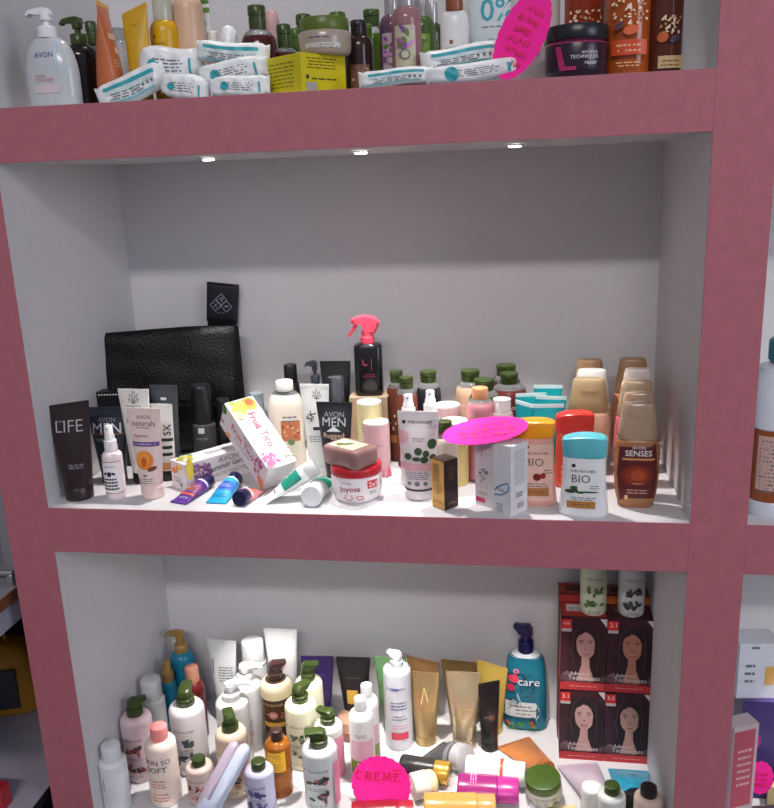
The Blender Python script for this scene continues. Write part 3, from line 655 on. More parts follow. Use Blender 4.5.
# two white cartons with the pink paper on them
q0 = atz(514, 516, 0); qh = aty(514, 447, q0.y).z
SER = M('#d9d7dc', .4)
def corner_box(name, label, pix, base, top, w_, d, rz, mat, **k):
    g = atz(pix, base, FM); ex = Vector((math.cos(R(rz)), math.sin(R(rz)), 0)); ey = Vector((-ex.y, ex.x, 0))
    c_ = g-ex*w_/2+ey*d/2; h = aty(pix, top, g.y).z
    return carton(name, label, w_, d, h, (c_.x, c_.y, 0), rz, mat, **k), c_, h, ex, ey
BL = M('#3f7fb8', .5)
_, cB, hB, ex, ey = corner_box('product_box', 'white carton with a blue curved swirl, right one of the pair under pink paper', 511, 517, 447, .041, .046, -38, SER,
    front=[('T', 'serum AV', -.05, .72, .22, GREYINK, 0, -90), ('S', [(.35, .47), (.1, .44), (-.2, .38), (-.36, .33)], .07, BL), ('S', [(.38, .44), (.36, .36), (.0, .28), (-.38, .26)], .06, BL), ('R', -.02, .35, .35, .04, M('#a8b0c0')), ('L', -.1, .14, .4, 4, .035, GREYINK)],
    right=[('L', 0, .9, .7, 14, .035, M('#9a98a2')), ('L', 0, .3, .5, 2, .04, GREYINK, .6), ('R', .05, .12, .4, .08, M('#a8a6ae'))])
cA = cB-ex*.046+ey*.003
carton('product_box', 'white carton with dark leaves and magenta mark, left one of the pair', .042, .038, hB*1.0, (cA.x, cA.y, 0), -38, M('#d6ccd0', .4),
    front=leaves(0, .46, 22, .32, .10, [M('#3c4038'), M('#55604a')], .12, 6, .35)+[('T', 'PEAUX', .05, .30, .5, ROSE), ('L', 0, .22, .6, 2, .03, GREYINK), ('R', -.12, .1, .5, .07, M('#c22a5c')), ('S', [(-.1, .88), (.0, .82), (-.05, .74)], .02, GREYINK)])
NEON = M('#ff1f9c', .7); NEON.node_tree.nodes['Principled BSDF'].inputs['Roughness'].default_value = .8
REDPEN = M('#d8204a', .6)
def paper(label, cx, cz, loc, rot, w_, h, lobes, amp, writing, cut=None):
    """scalloped card, standing in its local x,z plane"""
    r = root('paper_sign', label, 'sign', loc, rot); n = lobes*8; out = []
    for i in range(n):
        t = 2*PI*i/n; k = 1-amp+amp*abs(math.sin(lobes*t/2)); x = w_/2*math.cos(t)*k; z = h/2*math.sin(t)*k
        if cut is not None: z = max(z, cut*h)
        out.append((x, z))
    vs = [(x, -.0003, z) for x, z in out]+[(x, .0003, z) for x, z in out]
    vs += [(0, -.0003, 0), (0, .0003, 0)]; fs = []
    for i in range(n):
        j = (i+1) % n; fs += [(2*n, i, j), (2*n+1, n+j, n+i), (i, n+i, n+j, j)]
    mb = MB(); mb.add(vs, fs, NEON, False); mb.build('card', r)
    am = MB(); art_mesh(am, writing, plane_map((0, -.0003, -h/2), (1, 0, 0), (0, 0, 1), (0, -1, 0)), w_, h); am.build('handwriting', r)
    return r
pc = (cA+cB)/2
paper('oval neon pink paper with red handwriting lying on the pair of white cartons', 0, 0, (pc.x-.026, pc.y-.006, hB+.0165), (R(-66), R(-8), R(2)), .150, .070, 22, .02, scribble(-.02, .68, .72, 3, .19, REDPEN, .010, 4))

# green capped bottles
YT = [('T', 'YVES ROCHER', 0, .72, .7, LOGO, .01)]
def yr(label, s, body, capm=GREEN, cw=.62, ch=.125, **k): return bottle('shower_gel_bottle', label, s, body, capm, 'flip', cw, ch, sh=.18, fill=(.935, CLEAR), **k)
BRN = M('#7a4030', .2, trans=.25); DKB = M('#2b2a33', .2)
yr('brown gel bottle with green cap and leafy print, nearest the trigger sprayer', mid(396, 370, 20, Y=.31), BRN, group=None, art=leaves(0, .5, 8, .3, .1, [M('#3c5a3a'), M('#c9b090')], .2, 7)+[('R', 0, .3, .8, .1, M('#b06a4a'))])
yr('brown gel bottle with green cap standing before and right of its twin', mid(406, 376, 22, Y=.265), M('#8a5040', .2, trans=.25), art=[('R', 0, .5, .9, .4, M('#9c6a4c'))])
yr('black gel bottle with green cap behind the two white mist sprayers', mid(428, 370, 25, Y=.31), DKB, art=[('L', 0, .6, .6, 3, .05, AVG)])
for px, yt, lb in ((408, 394, 'white mist sprayer, left one of two behind the leaf printed tube'), (430, 390, 'white mist sprayer, right one of two behind the leaf printed tube')):
    bottle('mist_spray', lb, mid(px, yt, 19, Y=.165 if px < 420 else .185), M('#e6e6e8', .3), M('#e8e8ea', .3), 'mist', .72, .26, sh=.1, neck=.66)
yr('small cream bottle with green cap just left of the oval pink paper', mid(444, 420, 27, Y=.135), M('#d9d2c4', .3), cw=.56, ch=.17)
yr('beige gel bottle with green cap at the back, left of the pair of red ones', mid(470, 369, 29, Y=.33), M('#cfa88f', .25), art=YT)
yr('olive green gel bottle with green cap behind the copper capped pink bottle', mid(484, 378, 31, Y=.28), M('#5d6a3a', .22, trans=.2))
bottle('oil_bottle', 'pink liquid bottle with copper coloured cap behind the oval paper', mid(480, 387, 28, Y=.20), M('#d98f9c', .15, trans=.3), M('#c98a62', .4), 'cyl', .58, .12, sh=.13, fill=(.965, CLEAR))
bottle('clear_bottle', 'clear bottle with ribbed white cap right of the pink liquid bottle', mid(502, 398, 22, Y=.20), M('#d8c8c8', .12, trans=.5), M('#e6e0e0', .25), 'ribbed', .8, .14, sh=.1)
yr('dark red gel bottle with green cap, the one against the back wall', mid(506, 364, 30, Y=.395), M('#5e2a2c', .2, trans=.15))
yr('dark red gel bottle with green cap, standing before its twin', mid(509, 372, 36, Y=.335), M('#6e2f2c', .2, trans=.15), cw=.48, art=YT)

# turquoise tubes
TQ = M('#16a3ae', .3); 
for i, (px, yt, w_, Y, rz, lb) in enumerate(((548, 385, 28, .335, 0, 'turquoise tube at the very back of its cluster'), (531, 393, 30, .28, 4, 'turquoise tube in the second row, left of the cluster'), (551, 396, 30, .26, -3, 'turquoise tube in the second row, right of the cluster'), (524, 402, 19, .215, -28, 'turquoise tube turned sideways at the left front of the cluster'), (548, 404, 31, .21, 2, 'turquoise tube in front of the cluster, behind the orange cap'))):
    tube('squeeze_tube', lb, mid(px, yt, w_, Y=Y), TQ, M('#e8e8e8', .3), .6, .12, rz=rz, slant=rz*.005, crimp=M('#c9e3e6', .3), group='turquoise tubes', art=[('L', .05, .8, .6, 2, .03, M('#0a6f7c'))])

# bio bottles: same moulding with an oval cap
def bio(label, s, body, capm, art, ch=.24, rz=0, cw=.86):
    w_ = s['w']; h = s['h']; r = root('shampoo_bottle', label, 'bottle', (s['x'], s['y'], s['z']), (0, 0, R(rz)))
    LOG.append(('bio', label[:30], round(s['x'], 3), round(s['y'], 3), round(h, 3), round(w_, 3)))
    a = w_/2; d = .52; hb = h*(1-ch); n = 3
    pr = [(0, a*.93, a*.93*d, n), (.002, a*.985, a*.985*d, n), (.006, a, a*d, n)]
    for i in range(1, 9): t = i/8; k = 1-(1-cw)*math.sin(t*PI/2)**.8; pr.append((.006+(hb-.006)*t, a*k, a*k*d, n))
    mb = MB(); loft(mb, pr, body, 44); mb.build('body', r)
    am = MB(); art_mesh(am, art, surf(pr), w_, hb); am.build('printed_label', r)
    mb = MB(); z0 = hb+.0004; hc = h-z0; c_ = a*cw*1.0
    def lid(x, z): return -((x/c_)**2)*hc*.12*max(0, (z-z0)/hc)+x*.05*max(0, (z-z0)/hc)
    loft(mb, [(z0, c_*.98, c_*.98*d, n), (z0+.001, c_*1.01, c_*1.01*d, n), (z0+hc*.8, c_*1.06, c_*1.04*d, n), (z0+hc*.93, c_*1.04, c_*1.0*d, n), (z0+hc*.985, c_*.97, c_*.85*d, n), (h, c_*.85, c_*.6*d, n)], capm, 44, None, lid); mb.build('cap', r)
def bioart(pic, txt=INK):
    return [('E', -.2, .88, .08, .08, txt), ('T', 'YVES ROCHER', -.02, .79, .50, txt), ('T', 'BIO', -.05, .66, .36, txt, -.008), ('L', .22, .54, .2, 2, .04, GREYINK)]+pic+[('L', 0, .34, .5, 2, .035, GREYINK), ('R', -.04, .22, .56, .12, M('#b07840', .5)), ('L', -.04, .22, .4, 1, .06, M('#8a5a2c'))]
bio('white BIO shampoo bottle with turquoise cap at the front right', mid(585, 434, 49, base=517, dr=.5), M('#e3e2e4', .35), M('#5fb9c6', .35), bioart([('E', -.12, .47, .3, .13, DG, -20), ('E', -.26, .44, .22, .08, DG), ('E', -.04, .5, .16, .18, M('#dfe6d8'), 15), ('E', .1, .44, .4, .035, DG)]), .27, rz=-6)
bio('pink BIO shampoo bottle with bright orange cap behind the white carton', mid(533, 419, 48, base=506, dr=.5), M('#e5a79a', .35), M('#f29a1e', .3), [('R', .08, .5, .72, .84, M('#ecc2b4', .45))]+[(i[0], *([i[1], i[2]+.1] if i[0] == 'T' else [i[1]+.1]), *i[3 if i[0] == 'T' else 2:]) for i in bioart([('E', .0, .44, .16, .16, M('#7a1f1c')), ('E', .12, .46, .12, .12, M('#9c2f28'))])], .20, rz=-4)
bio('red bottle with glossy red cap between orange and turquoise capped bottles', mid(575, 411, 42, Y=.175), M('#d9573c', .25), M('#d13a34', .25), [('R', -.1, .5, .7, .8, M('#c23f30')), ('T', 'BIO', -.1, .66, .36, M('#f0c0b0')), ('L', -.1, .4, .5, 4, .05, M('#f0c0b0'))], .28)

# body wash bottles with see-through oval caps
def senses(label, s, body, capm, label_art=None, rz=0, group=None, wob=1.0, ch=.34):
    w_ = s['w']; h = s['h']; r = root('body_wash_bottle', label, 'bottle', (s['x'], s['y'], s['z']), (0, 0, R(rz)), group)
    LOG.append(('senses', label[:30], round(s['x'], 3), round(s['y'], 3), round(h, 3), round(w_, 3)))
    a = w_/2; d = .50; n = 2.7; hb = h*(1-ch); pr = []
    for z, k in ((0, .72), (.003, .79), (.01, .82), (hb*.2, .91), (hb*.4, .98), (hb*.6, 1.0), (hb*.8, .985), (hb*.95, .94), (hb*.985, .91), (hb, .84)): pr.append((z, a*k, a*k*d, n))
    mb = MB(); loft(mb, pr, body, 44); mb.build('body', r)
    if label_art: am = MB(); art_mesh(am, label_art, surf(pr), w_, hb); am.build('printed_label', r)
    mb = MB(); z0 = hb+.0004; hc = h-z0
    loft(mb, [(z0, a*.86, a*.86*d, n), (z0+hc*.04, a*.90, a*.9*d, n), (z0+hc*.35, a*.84, a*.84*d, n), (z0+hc*.75, a*.75, a*.74*d, n), (z0+hc*.93, a*.70, a*.68*d, n), (z0+hc*.98, a*.66, a*.60*d, n), (h, a*.55, a*.45*d, n)], capm, 44); mb.build('cap', r)
    mb = MB(); loft(mb, [(z0+hc*.62, a*.3, a*.03, 2, 0, -a*.77*d), (z0+hc*.66, a*.34, a*.04, 2, 0, -a*.765*d), (z0+hc*.70, a*.3, a*.03, 2, 0, -a*.75*d)], capm, 16); mb.build('thumb_tab', r)
SB = M('#a06c49', .25); CT = M('#d0b098', .12, trans=.4); CG = M('#b8a084', .15, trans=.15)
MAR = M('#5c1f22', .35)
senses('brown body wash bottle with maroon label reading SENSES at the front right', mid(639, 402, 44, base=509, dr=.5), SB, CT, [('P', [(-.40, .93), (.40, .96), (.46, .5), (.40, .15), (-.36, .10), (-.45, .5)], MAR), ('T', 'AVON', .02, .90, .28, LOGO), ('T', 'SENSES', .02, .82, .58, LOGO, .04), ('R', .02, .735, .7, .03, M('#c98a5c')), ('E', 0, .50, .7, .5, M('#7a2a1e')), ('E', 0, .50, .5, .40, M('#8a3320')), ('E', .02, .50, .3, .26, M('#a8482a')), ('E', -.2, .56, .12, .2, M('#7a2f20')), ('L', .02, .28, .6, 2, .04, M('#d0a090')), ('L', .02, .38, .3, 1, .03, M('#d0a090')), ('E', -.22, .17, .08, .12, M('#e0b080'))], rz=-3)
G2 = 'brown topped body wash bottles in two files by the right wall'
senses('body wash bottle second in the right hand file, directly behind the SENSES one', mid(639, 392, 40, Y=.125), M('#c9957a', .3), CT, rz=-3)
senses('body wash bottle third in the right hand file, pink liquid', mid(637, 380, 41, Y=.185), M('#cf6a7c', .3), CG, rz=-3)
senses('body wash bottle with white cap fourth in the right hand file', mid(638, 368, 36, Y=.255), M('#d0a080', .3), M('#d8ccc6', .3), rz=-3)
senses('body wash bottle at the rear of the right hand file, peach with tan cap', mid(633, 358, 36, Y=.33), M('#d98f6a', .3), M('#a8805e', .3), rz=0)
senses('peach body wash bottle with golden cap before the white capped one', mid(589, 378, 44, Y=.245), M('#e0b59a', .3), M('#b8a078', .2, trans=.15), rz=-2)
senses('body wash bottle with white cap in the middle of the left hand file', mid(592, 369, 40, Y=.305), M('#dfc3b0', .3), M('#dcd6d2', .3), rz=-2)
senses('body wash bottle with tan cap at the rear of the left hand file', mid(590, 359, 34, Y=.37), M('#cfa684', .3), M('#b08a66', .3))
for l in LOG: print(l)

# ================================================================== upper niche (seen from just below its board)
def top(px, yt, w, Y=.06): return S(px, yt, w, None, Y, FT)
def xyz(px, Y): return aty(px, 60, Y).x
bottle('pump_bottle', 'large clear hand cleanser pump bottle with white pump, leftmost on the upper board', top(44, 7, 55, .05), M('#c9cdd2', .2, trans=.12), M('#e6e6ea', .3), 'pump', .34, .30, dr=.55, n=2.3, sh=.55, neck=.36, side=180,
    art=[('T', 'AVON', 0, .74, .36, M('#4a5a9a'), .01), ('T', 'HAND', -.1, .44, .2, ROSE), ('T', 'CLEANSER', -.02, .385, .36, ROSE), ('R', 0, .26, .5, .12, M('#d3c2c8')), ('R', .22, .72, .04, .4, M('#a8c4dc'))])
bottle('pump_bottle', 'black bottle with dark green pump beside the clear hand cleanser', top(76, 16, 36, .12), M('#1d1416', .15), M('#39491f', .3), 'pump', .46, .30, sh=.2, side=180)
bottle('shower_gel_bottle', 'dark bottle with green cap peeking out behind the terracotta tube', top(90, 21, 18, .2), M('#1f1a18', .2), M('#39491f', .3), 'flip', .6, .26)
tube('squeeze_tube', 'terracotta orange tube turned edgewise with a pale flame emblem', top(102, 3, 33, .08), M('#b8643a', .35), M('#a85a30'),   .86, .12, rz=97, crimp=M('#d6a23a'), art=[('R', -.08, .66, .5, .07, M('#d0a890')), ('E', -.08, .5, .22, .2, M('#e8c0a8')), ('L', -.08, .38, .5, 3, .03, M('#e0b8a0'))])
bottle('clear_bottle', 'clear bottle with green liquid in its foot between orange and yellow tubes', top(117, 28, 20, .15), M('#2f7a5a', .15, trans=.3), M('#c9d0ce', .15, trans=.4), 'ribbed', .72, .16, fill=(.45, CLEAR), art=[('L', 0, .6, .5, 3, .05, GREYINK)])
tube('squeeze_tube', 'flat yellow tube with slanted crimped top', top(134, 8, 27, .09), M('#c79a14', .4), M('#b38a12'), .75, .12, slant=.35, art=[('E', -.1, .62, .34, .34, M('#c99a1c')), ('L', 0, .85, .3, 1, .03, M('#a87c12')), ('E', .05, .42, .3, .3, M('#c99a1c')), ('L', 0, .25, .6, 3, .03, M('#a87c12'))])
bottle('sun_spray_bottle', 'yellow bottle with a see-through cap right of the flat yellow tube', top(161, -4, 29, .14), M('#cc9e10', .3), M('#d8d8c8', .12, trans=.5), 'cyl', .66, .22, sh=.14, art=[('E', -.2, .80, .12, .12, M('#7a5a10')), ('T', 'SOLAIRE', -.05, .72, .5, M('#8a6a10')), ('L', 0, .62, .5, 2, .03, M('#8a6a10'))])
bottle('lotion_bottle', 'tall peach beige bottle rising above the upper board wipes', top(184, -30, 30, .16), M('#d3ad92', .3), M('#c9a088'), 'cyl', .7, .2, sh=.1, art=[('R', -.3, .55, .05, .2, M('#b8806a'))])
tube('squeeze_tube', 'narrow white tube with a green band near its top', top(202, 0, 13, .2), M('#d9dddc', .4), WHITE, .8, .15, crimp=M('#4f7a2c'), art=[('R', 0, .93, 1.2, .06, M('#5a8a30')), ('E', 0, .78, .5, .5, M('#b8c4b8')), ('L', 0, .6, .5, 3, .03, GREYINK)])
bottle('roll_on_bottle', 'small white square shouldered cap bottle behind the wipes', top(212, 31, 13, .2), WHITE, WHITE, 'cyl', .9, .3)
bottle('roll_on_bottle', 'white round topped roll-on behind the wipes', top(228, 25, 21, .18), M('#dcdcde'), M('#dfe0e2', .25), 'dome', .95, .55, neck=.9)

# packs of wipes: soft pillows with crimped ends
WP = M('#e4e6e8', .35, bump=.3, scale=40); TB = M('#2fa0ac', .4)
def wipes(label, px, py, Y, wpx, hpx, tilt, T=None, yaw=0, pitch=90, group='packs of white wipes', seed=1, stripe=True, zoff=None):
    c = aty(px, py, Y); k = proj(c)[2]/FPX; L = wpx*k; Hh = hpx*k
    r = root('wipes_pack', label, 'wipes pack', c, (R(pitch-90), R(tilt), R(yaw)), group)
    g = random.Random(seed); T = T or .05; nx, nz = 34, 12; vs, fs, mi = [], [], []
    ph = [g.uniform(0, 6) for _ in range(6)]
    def P_(a, b, s_):
        e = max(0, 1-abs(a)**5); core = e**.5*max(0, 1-abs(b)**4)**.5
        wr = .0008*math.sin(a*13+ph[0]+b*4)*math.sin(b*3+ph[1])+.0014*math.sin(a*5+ph[2]-b*2)
        flat = 1-.18*math.exp(-((abs(a)-.88)/.06)**2)
        x = a*L/2; z = b*Hh/2*flat*(1-.10*abs(a)**2+.05*math.sin(a*3+ph[3]))
        return (x, s_*(T/2*core)+wr*(.4+core)*(1 if s_ < 0 else .6), z+.0012*math.sin(a*4+ph[4]))
    for s_ in (-1, 1):
        for j in range(nz+1):
            for i in range(nx+1): vs.append(P_(2*i/nx-1, 2*j/nz-1, s_))
    n = (nx+1)*(nz+1)
    for s_ in range(2):
        for j in range(nz):
            for i in range(nx):
                a = s_*n+j*(nx+1)+i; f = (a, a+1, a+nx+2, a+nx+1); fs.append(f if s_ == 0 else f[::-1])
    mb = MB(); mb.add(vs, fs, WP); mb.build('wrapper', r, 60)
    f = lambda u, v, kk=1: tuple(Vector(P_(max(-1, min(1, 2*u/L)), max(-1, min(1, 2*v/Hh-1)), -1))-Vector((0, .0006*kk, 0)))
    am = MB()
    if stripe: it = [('R', .02, .68, .74, .14, TB), ('R', .02, .50, .70, .12, M('#c4d6da')), ('L', -.05, .42, .5, 3, .09, GREYINK, .4), ('R', -.02, .14, .72, .06, M('#7ac0c8'))]+[('E', .20+.07*i, .36, .035, .035, GREYINK) for i in range(3)]
    else: it = [('L', .0, .6, .55, 4, .10, GREYINK, .35), ('E', -.22, .45, .14, .14, TB, 30), ('R', .36, .4, .03, .5, TB)]
    art_mesh(am, it, f, L, Hh); am.build('printed_label', r)
wipes('pack of white wipes with teal stripe tilted up, leftmost on the upper board edge', 132, 87, .05, 78, 27, -17, seed=2, T=.03)
wipes('white wipes pack with a teal dot resting on the leftmost pack', 172, 65, .09, 66, 34, 4, seed=3, stripe=False)
wipes('crumpled white wipes pack at the board edge under the raised ones', 186, 87, .040, 50, 24, 12, T=.04, seed=4, stripe=False)
wipes('white wipes pack with teal stripe lying topmost in front of the red gel bottle', 233, 54, .085, 76, 23, 7, seed=5)
wipes('white wipes pack squeezed in the middle of the left pile', 234, 72, .062, 72, 24, -6, T=.045, seed=6, stripe=False)
wipes('white wipes pack at the board edge beside the yellow carton', 240, 86, .036, 62, 20, 1, T=.03, seed=7, stripe=False)
wipes('white wipes pack with teal stripe flat on the edge right of the yellow carton', 396, 77, .04, 76, 17, -2, T=.035, seed=8)
wipes('white wipes pack with teal stripe, topmost of the right hand pile', 462, 57, .075, 84, 22, -5, T=.045, seed=9)
wipes('white wipes pack underneath the topmost one of the right hand pile', 474, 71.5, .034, 98, 18, -4, T=.04, seed=10, stripe=False)

DR = M('#4a1a1e', .15, trans=.1)
def tyr(label, s, body, capm=GREEN, cw=.48, ch=.25, **k): return bottle('shower_gel_bottle', label, s, body, capm, 'flip', cw, ch, sh=.25, fill=(.90, CLEAR), **k)
tyr('dark red gel bottle with green cap and white lettering above the wipes', top(256, 5, 36, .17), DR, art=[('T', 'YVES ROCHER', 0, .70, .72, LOGO, .01)])
bottle('lotion_bottle', 'bottle with pinkish round cap at the back left of the yellow carton', top(271, 9, 17, .3), M('#a8938e'), M('#b08c8c'), 'dome', .9, .3)
tyr('dark red gel bottle with green cap just left of the wide lidded jar', top(283, 24, 29, .20), DR, ch=.3, art=[('T', 'YVES ROCHER', 0, .5, .7, LOGO, .01)])
tyr('dark bottle with green cap squeezed against the wide lidded jar', top(295, 28, 16, .28), DR, M('#3f5a1e', .3), .7, .3)
tyr('dark bottle with dark green cap at the back, above the wide lidded jar', top(303, 14, 24, .36), M('#2a2020', .2), M('#2f4420', .3), .62)
tyr('bottle with green cap at the back showing above the jar lid', top(337, 12, 26, .30), M('#2a2020', .2), M('#3f5a1e', .3), .62)
# yellow carton with a jar on it
yc = aty(302, 52, .045); ycw = 56*proj(yc)[2]/FPX
YC = M('#cdbd10', .5)
g = Vector((aty(302, 80, .012).x, .012, FT)); ex = Vector((math.cos(R(54)), math.sin(R(54)), 0)); ey = Vector((-ex.y, ex.x, 0)); bd = .105; ycw = .094
cc = g+ex*ycw/2+ey*bd/2
carton('product_box', 'yellow carton with small grey print at the upper board edge', ycw, bd, aty(302, 52, .012).z-FT, (cc.x, cc.y, FT), 54, YC, front=[('L', -.05, .88, .75, 4, .08, M('#6a6210')), ('L', 0, .36, .7, 1, .1, M('#4a440c')), ('R', -.3, .16, .24, .2, M('#a8a49a')), ('E', -.38, .4, .07, .07, INK)], left=[('L', 0, .8, .7, 7, .1, M('#8a8014'))])
jz = aty(302, 52, .012).z; jt = aty(325, 19, .075)
jar('cream_jar', 'wide cream jar with olive green lid standing on the yellow carton', dict(x=jt.x-.002, y=.075, z=jz+.0002, h=jt.z-jz, w=53*proj(jt)[2]/FPX), M('#a8988c', .2), M('#5a6a26', .35), .36, .93, art=[('L', .0, .66, .5, 1, .16, M('#5a4a6a')), ('R', .05, .32, .7, .22, M('#c9c2bc')), ('L', .05, .34, .6, 2, .1, GREYINK)])
bottle('shower_gel_bottle', 'dark bottle with brown cap and floral label right of the yellow carton', top(358, 20, 26, .13), M('#2e1a1c', .2), M('#2a2226', .3), 'flip', .60, .2, sh=.2, art=[('R', .1, .3, .8, .4, M('#6a4a3c'))]+leaves(.1, .3, 8, .3, .14, [M('#c99a6a'), M('#8a5a4a')], .2, 2))
tyr('light green gel bottle with green cap behind the brown capped floral one', top(371, 9, 24, .2), M('#5a7a2a', .2, trans=.2), M('#3c5424', .3), .66, .2)
tyr('short green bottle half hidden behind the brown capped floral one', top(366, 24, 14, .15), M('#6a8a30', .2), M('#5a7a28', .3), .8, .2)
FL1 = [M('#a85aa0'), M('#c98ac0'), M('#5a7a3a'), M('#7a4a8a')]
def scent(label, s, body, lab, cols, seed): 
    bottle('shower_gel_bottle', label, s, body, M('#b0aeb0', .2, metal=.4), 'cyl', .56, .22, sh=.16, art=[('R', 0, .45, .72, .62, lab)]+leaves(0, .58, 14, .28, .16, cols, .22, seed, .6)+[('E', 0, .42, .3, .3, M('#4a4a50')), ('E', 0, .42, .24, .24, lab), ('L', 0, .25, .5, 3, .05, GREYINK)])
scent('mauve gel bottle with silver cap and purple flower label, left of its pink twin', top(391, -8, 26, .15), M('#6a4a62', .15, trans=.25), M('#b8a4b0'), FL1, 1)
scent('pink gel bottle with large orchid label standing before the mauve and green ones', top(405, -18, 30, .10), M('#a8787e', .15, trans=.3), M('#b8b49a'), FL1, 2)
scent('green gel bottle with silver cap and leaf label beside the pink orchid one', top(421, -6, 26, .16), M('#54703a', .15, trans=.25), M('#7aa04a'), [M('#8ab040'), M('#4a7a2a'), M('#b0c860')], 3)
scent('dark green bottle with silver cap partly hidden behind the leaf labelled one', top(432, 2, 20, .22), M('#3a4a24', .15, trans=.2), M('#4a5c2c'), [M('#5a7a2a')], 4)
bottle('lotion_bottle', 'white rounded bottle with copper cap and small square emblem', top(454, -12, 29, .12), M('#dedee0', .3), M('#8a4a30', .3), 'cyl', .60, .22, dr=.6, sh=.2, neck=.56, art=[('R', -.1, .60, .12, .05, M('#8a5a4a')), ('T', 'KIOTIS', -.05, .52, .46, GREYINK), ('L', 0, .46, .4, 1, .04, GREYINK)]+leaves(.22, .28, 5, .1, .06, [M('#a8a85a')], .12, 3, .3))
s_ = top(495, -30, 54, .19)
bottle('lotion_bottle', 'big pale blue white bottle reading zero percent in teal', s_, M('#c9d3d8', .3), M('#c9d3d8', .3), 'cyl', .5, .15, dr=.5, n=3, sh=.08, art=[('T', '0%', .05, .78, .62, TB, .012), ('L', .05, .62, .7, 1, .03, GREYINK), ('L', .1, .5, .5, 4, .04, M('#8ab0c0'))])
p_ = aty(522, 37, .016)
paper('neon pink leaf shaped paper with red handwriting leaning on the black jar', 0, 0, (p_.x, p_.y+.006, p_.z+.003), (R(-3), R(28), R(-8)), .070, .135, 22, .035, scribble(0, .78, .5, 6, .115, REDPEN, .014, 8))
bottle('lotion_bottle', 'white bottle with brown nut picture behind the black jar', top(536, -28, 48, .17), M('#d6d0ce', .3), M('#d6d0ce'), 'cyl', .5, .15, dr=.6, sh=.1, art=[('E', -.30, .58, .07, .07, INK), ('T', 'YVES ROCHER', .05, .58, .58, INK, .01), ('E', -.16, .44, .26, .22, M('#6a3a2a'), 20), ('E', .1, .42, .2, .2, M('#c9b8a8')), ('E', -.02, .36, .2, .16, M('#7a4a34'), -20)]+leaves(.25, .42, 5, .1, .05, [LEAF, M('#8a9a7a')], .12, 3, .4))
jj = top(577, 27, 62, .055)
jar('cream_jar', 'black cosmetic jar with magenta band beside the pink leaf shaped paper', jj, M('#2c1a2c', .25), M('#1d1f26', .3), .28, 1.0, art=[('R', 0, .93, 2.0, .10, M('#b02c62')), ('P', [(-.38, .8), (-.28, .8), (-.20, .25), (-.30, .2)], M('#b02c62')), ('R', -.16, .22, .26, .10, M('#b02c62')), ('T', 'ADVANCE', .18, .62, .26, LOGO), ('T', 'TECHNIQUES', .10, .50, .44, LOGO), ('T', 'repair', .2, .34, .2, LOGO)], bw=1.02)
AMB = M('#b4571f', .12, trans=.25); AMB2 = M('#98361e', .12, trans=.2)
FLW = [M('#e8c9a0'), M('#f0e0c8'), M('#c98a4a')]
bottle('shower_gel_bottle', 'reddish amber bottle with pale blossoms behind the black jar', top(586, -45, 40, .15), AMB2, M('#7a3a24'), 'cyl', .6, .15, sh=.1, art=leaves(0, .52, 40, .36, .13, FLW, .08, 1, .6))
bottle('shower_gel_bottle', 'orange amber bottle with blossoms and orange label, second from the right', top(630, -50, 44, .07), AMB, M('#7a3a24'), 'cyl', .6, .15, dr=.8, sh=.1, art=leaves(.0, .62, 44, .34, .14, FLW, .075, 2, .6)+[('E', .02, .42, .28, .2, M('#d8602a'), 20), ('E', -.2, .46, .2, .12, M('#5a3a4a'), 40), ('R', 0, .26, .66, .14, M('#c9441c')), ('L', 0, .28, .5, 2, .05, M('#e8b080')), ('L', 0, .12, .5, 2, .03, M('#e8b080'))])
bottle('shower_gel_bottle', 'dark amber bottle with almond print, last at the right of the upper board', top(668, -48, 35, .08), M('#5e2a1c', .15, trans=.15), M('#4a2418'), 'cyl', .6, .15, dr=.8, sh=.1, art=[('T', 'AVON', .1, .78, .4, M('#c9a080'))]+leaves(.1, .48, 26, .26, .08, FLW, .09, 3, .6)+[('E', -.1, .36, .3, .26, M('#c0581c'), 60), ('E', .2, .34, .3, .16, M('#4a3a4a'), 30), ('R', .12, .12, .62, .12, M('#c9a878')), ('L', .12, .13, .5, 2, .04, M('#7a4a2a'))])

# ================================================================== lower niche (looked down on)
def low(px, yt, w, base=None, Y=None, dr=1.0): return S(px, yt, w, base, Y, FL, dr)
LOW = []
YW = M('#dcd8da', .3); LIL = M('#cdb6bd', .3)
def ypump(label, s, body, labcols, capm=GREEN, cw=.52, ch=.20, band=None, cap='beak', txt=INK, side=20, rz=0, sh=.10, extra=()):
    return bottle('lotion_pump_bottle' if cap != 'flip' and cap != 'cyl' else 'lotion_bottle', label, s, body, capm, cap, cw, ch, sh=sh, side=side, rz=rz, band=band, neck=.62,
        art=[('T', 'YVES ROCHER', .02, .70, .66, txt), ('E', -.40, .70, .07, .07, txt)]+leaves(0, .54, 9, .28, .05, labcols, .22, len(label), .5)+[('L', 0, .42, .6, 2, .03, GREYINK)]+leaves(.02, .28, 8, .28, .06, labcols, .26, len(label)+3, .4)+[('L', 0, .14, .5, 2, .03, GREYINK)]+list(extra))
bottle('lotion_bottle', 'small white bottle with white cap at the left edge of the lower niche', low(110, 744, 27, Y=.055), M('#d8dade', .3), M('#d4d6da', .3), 'cyl', .70, .22, sh=.08, art=[('R', -.2, .58, .06, .22, M('#a8a8ac')), ('S', [(-.4, .28), (-.1, .34), (.4, .45)], .03, M('#b8b070')), ('S', [(-.4, .22), (.0, .26), (.4, .36)], .03, M('#c9c080'))])
ypump('pinkish lotion bottle with green pump beside the left wall of the lower niche', low(133, 698, 31, Y=.155), LIL, [M('#8a3a3a'), M('#a85a50'), M('#4a3a3a')], cap='beak', side=30)
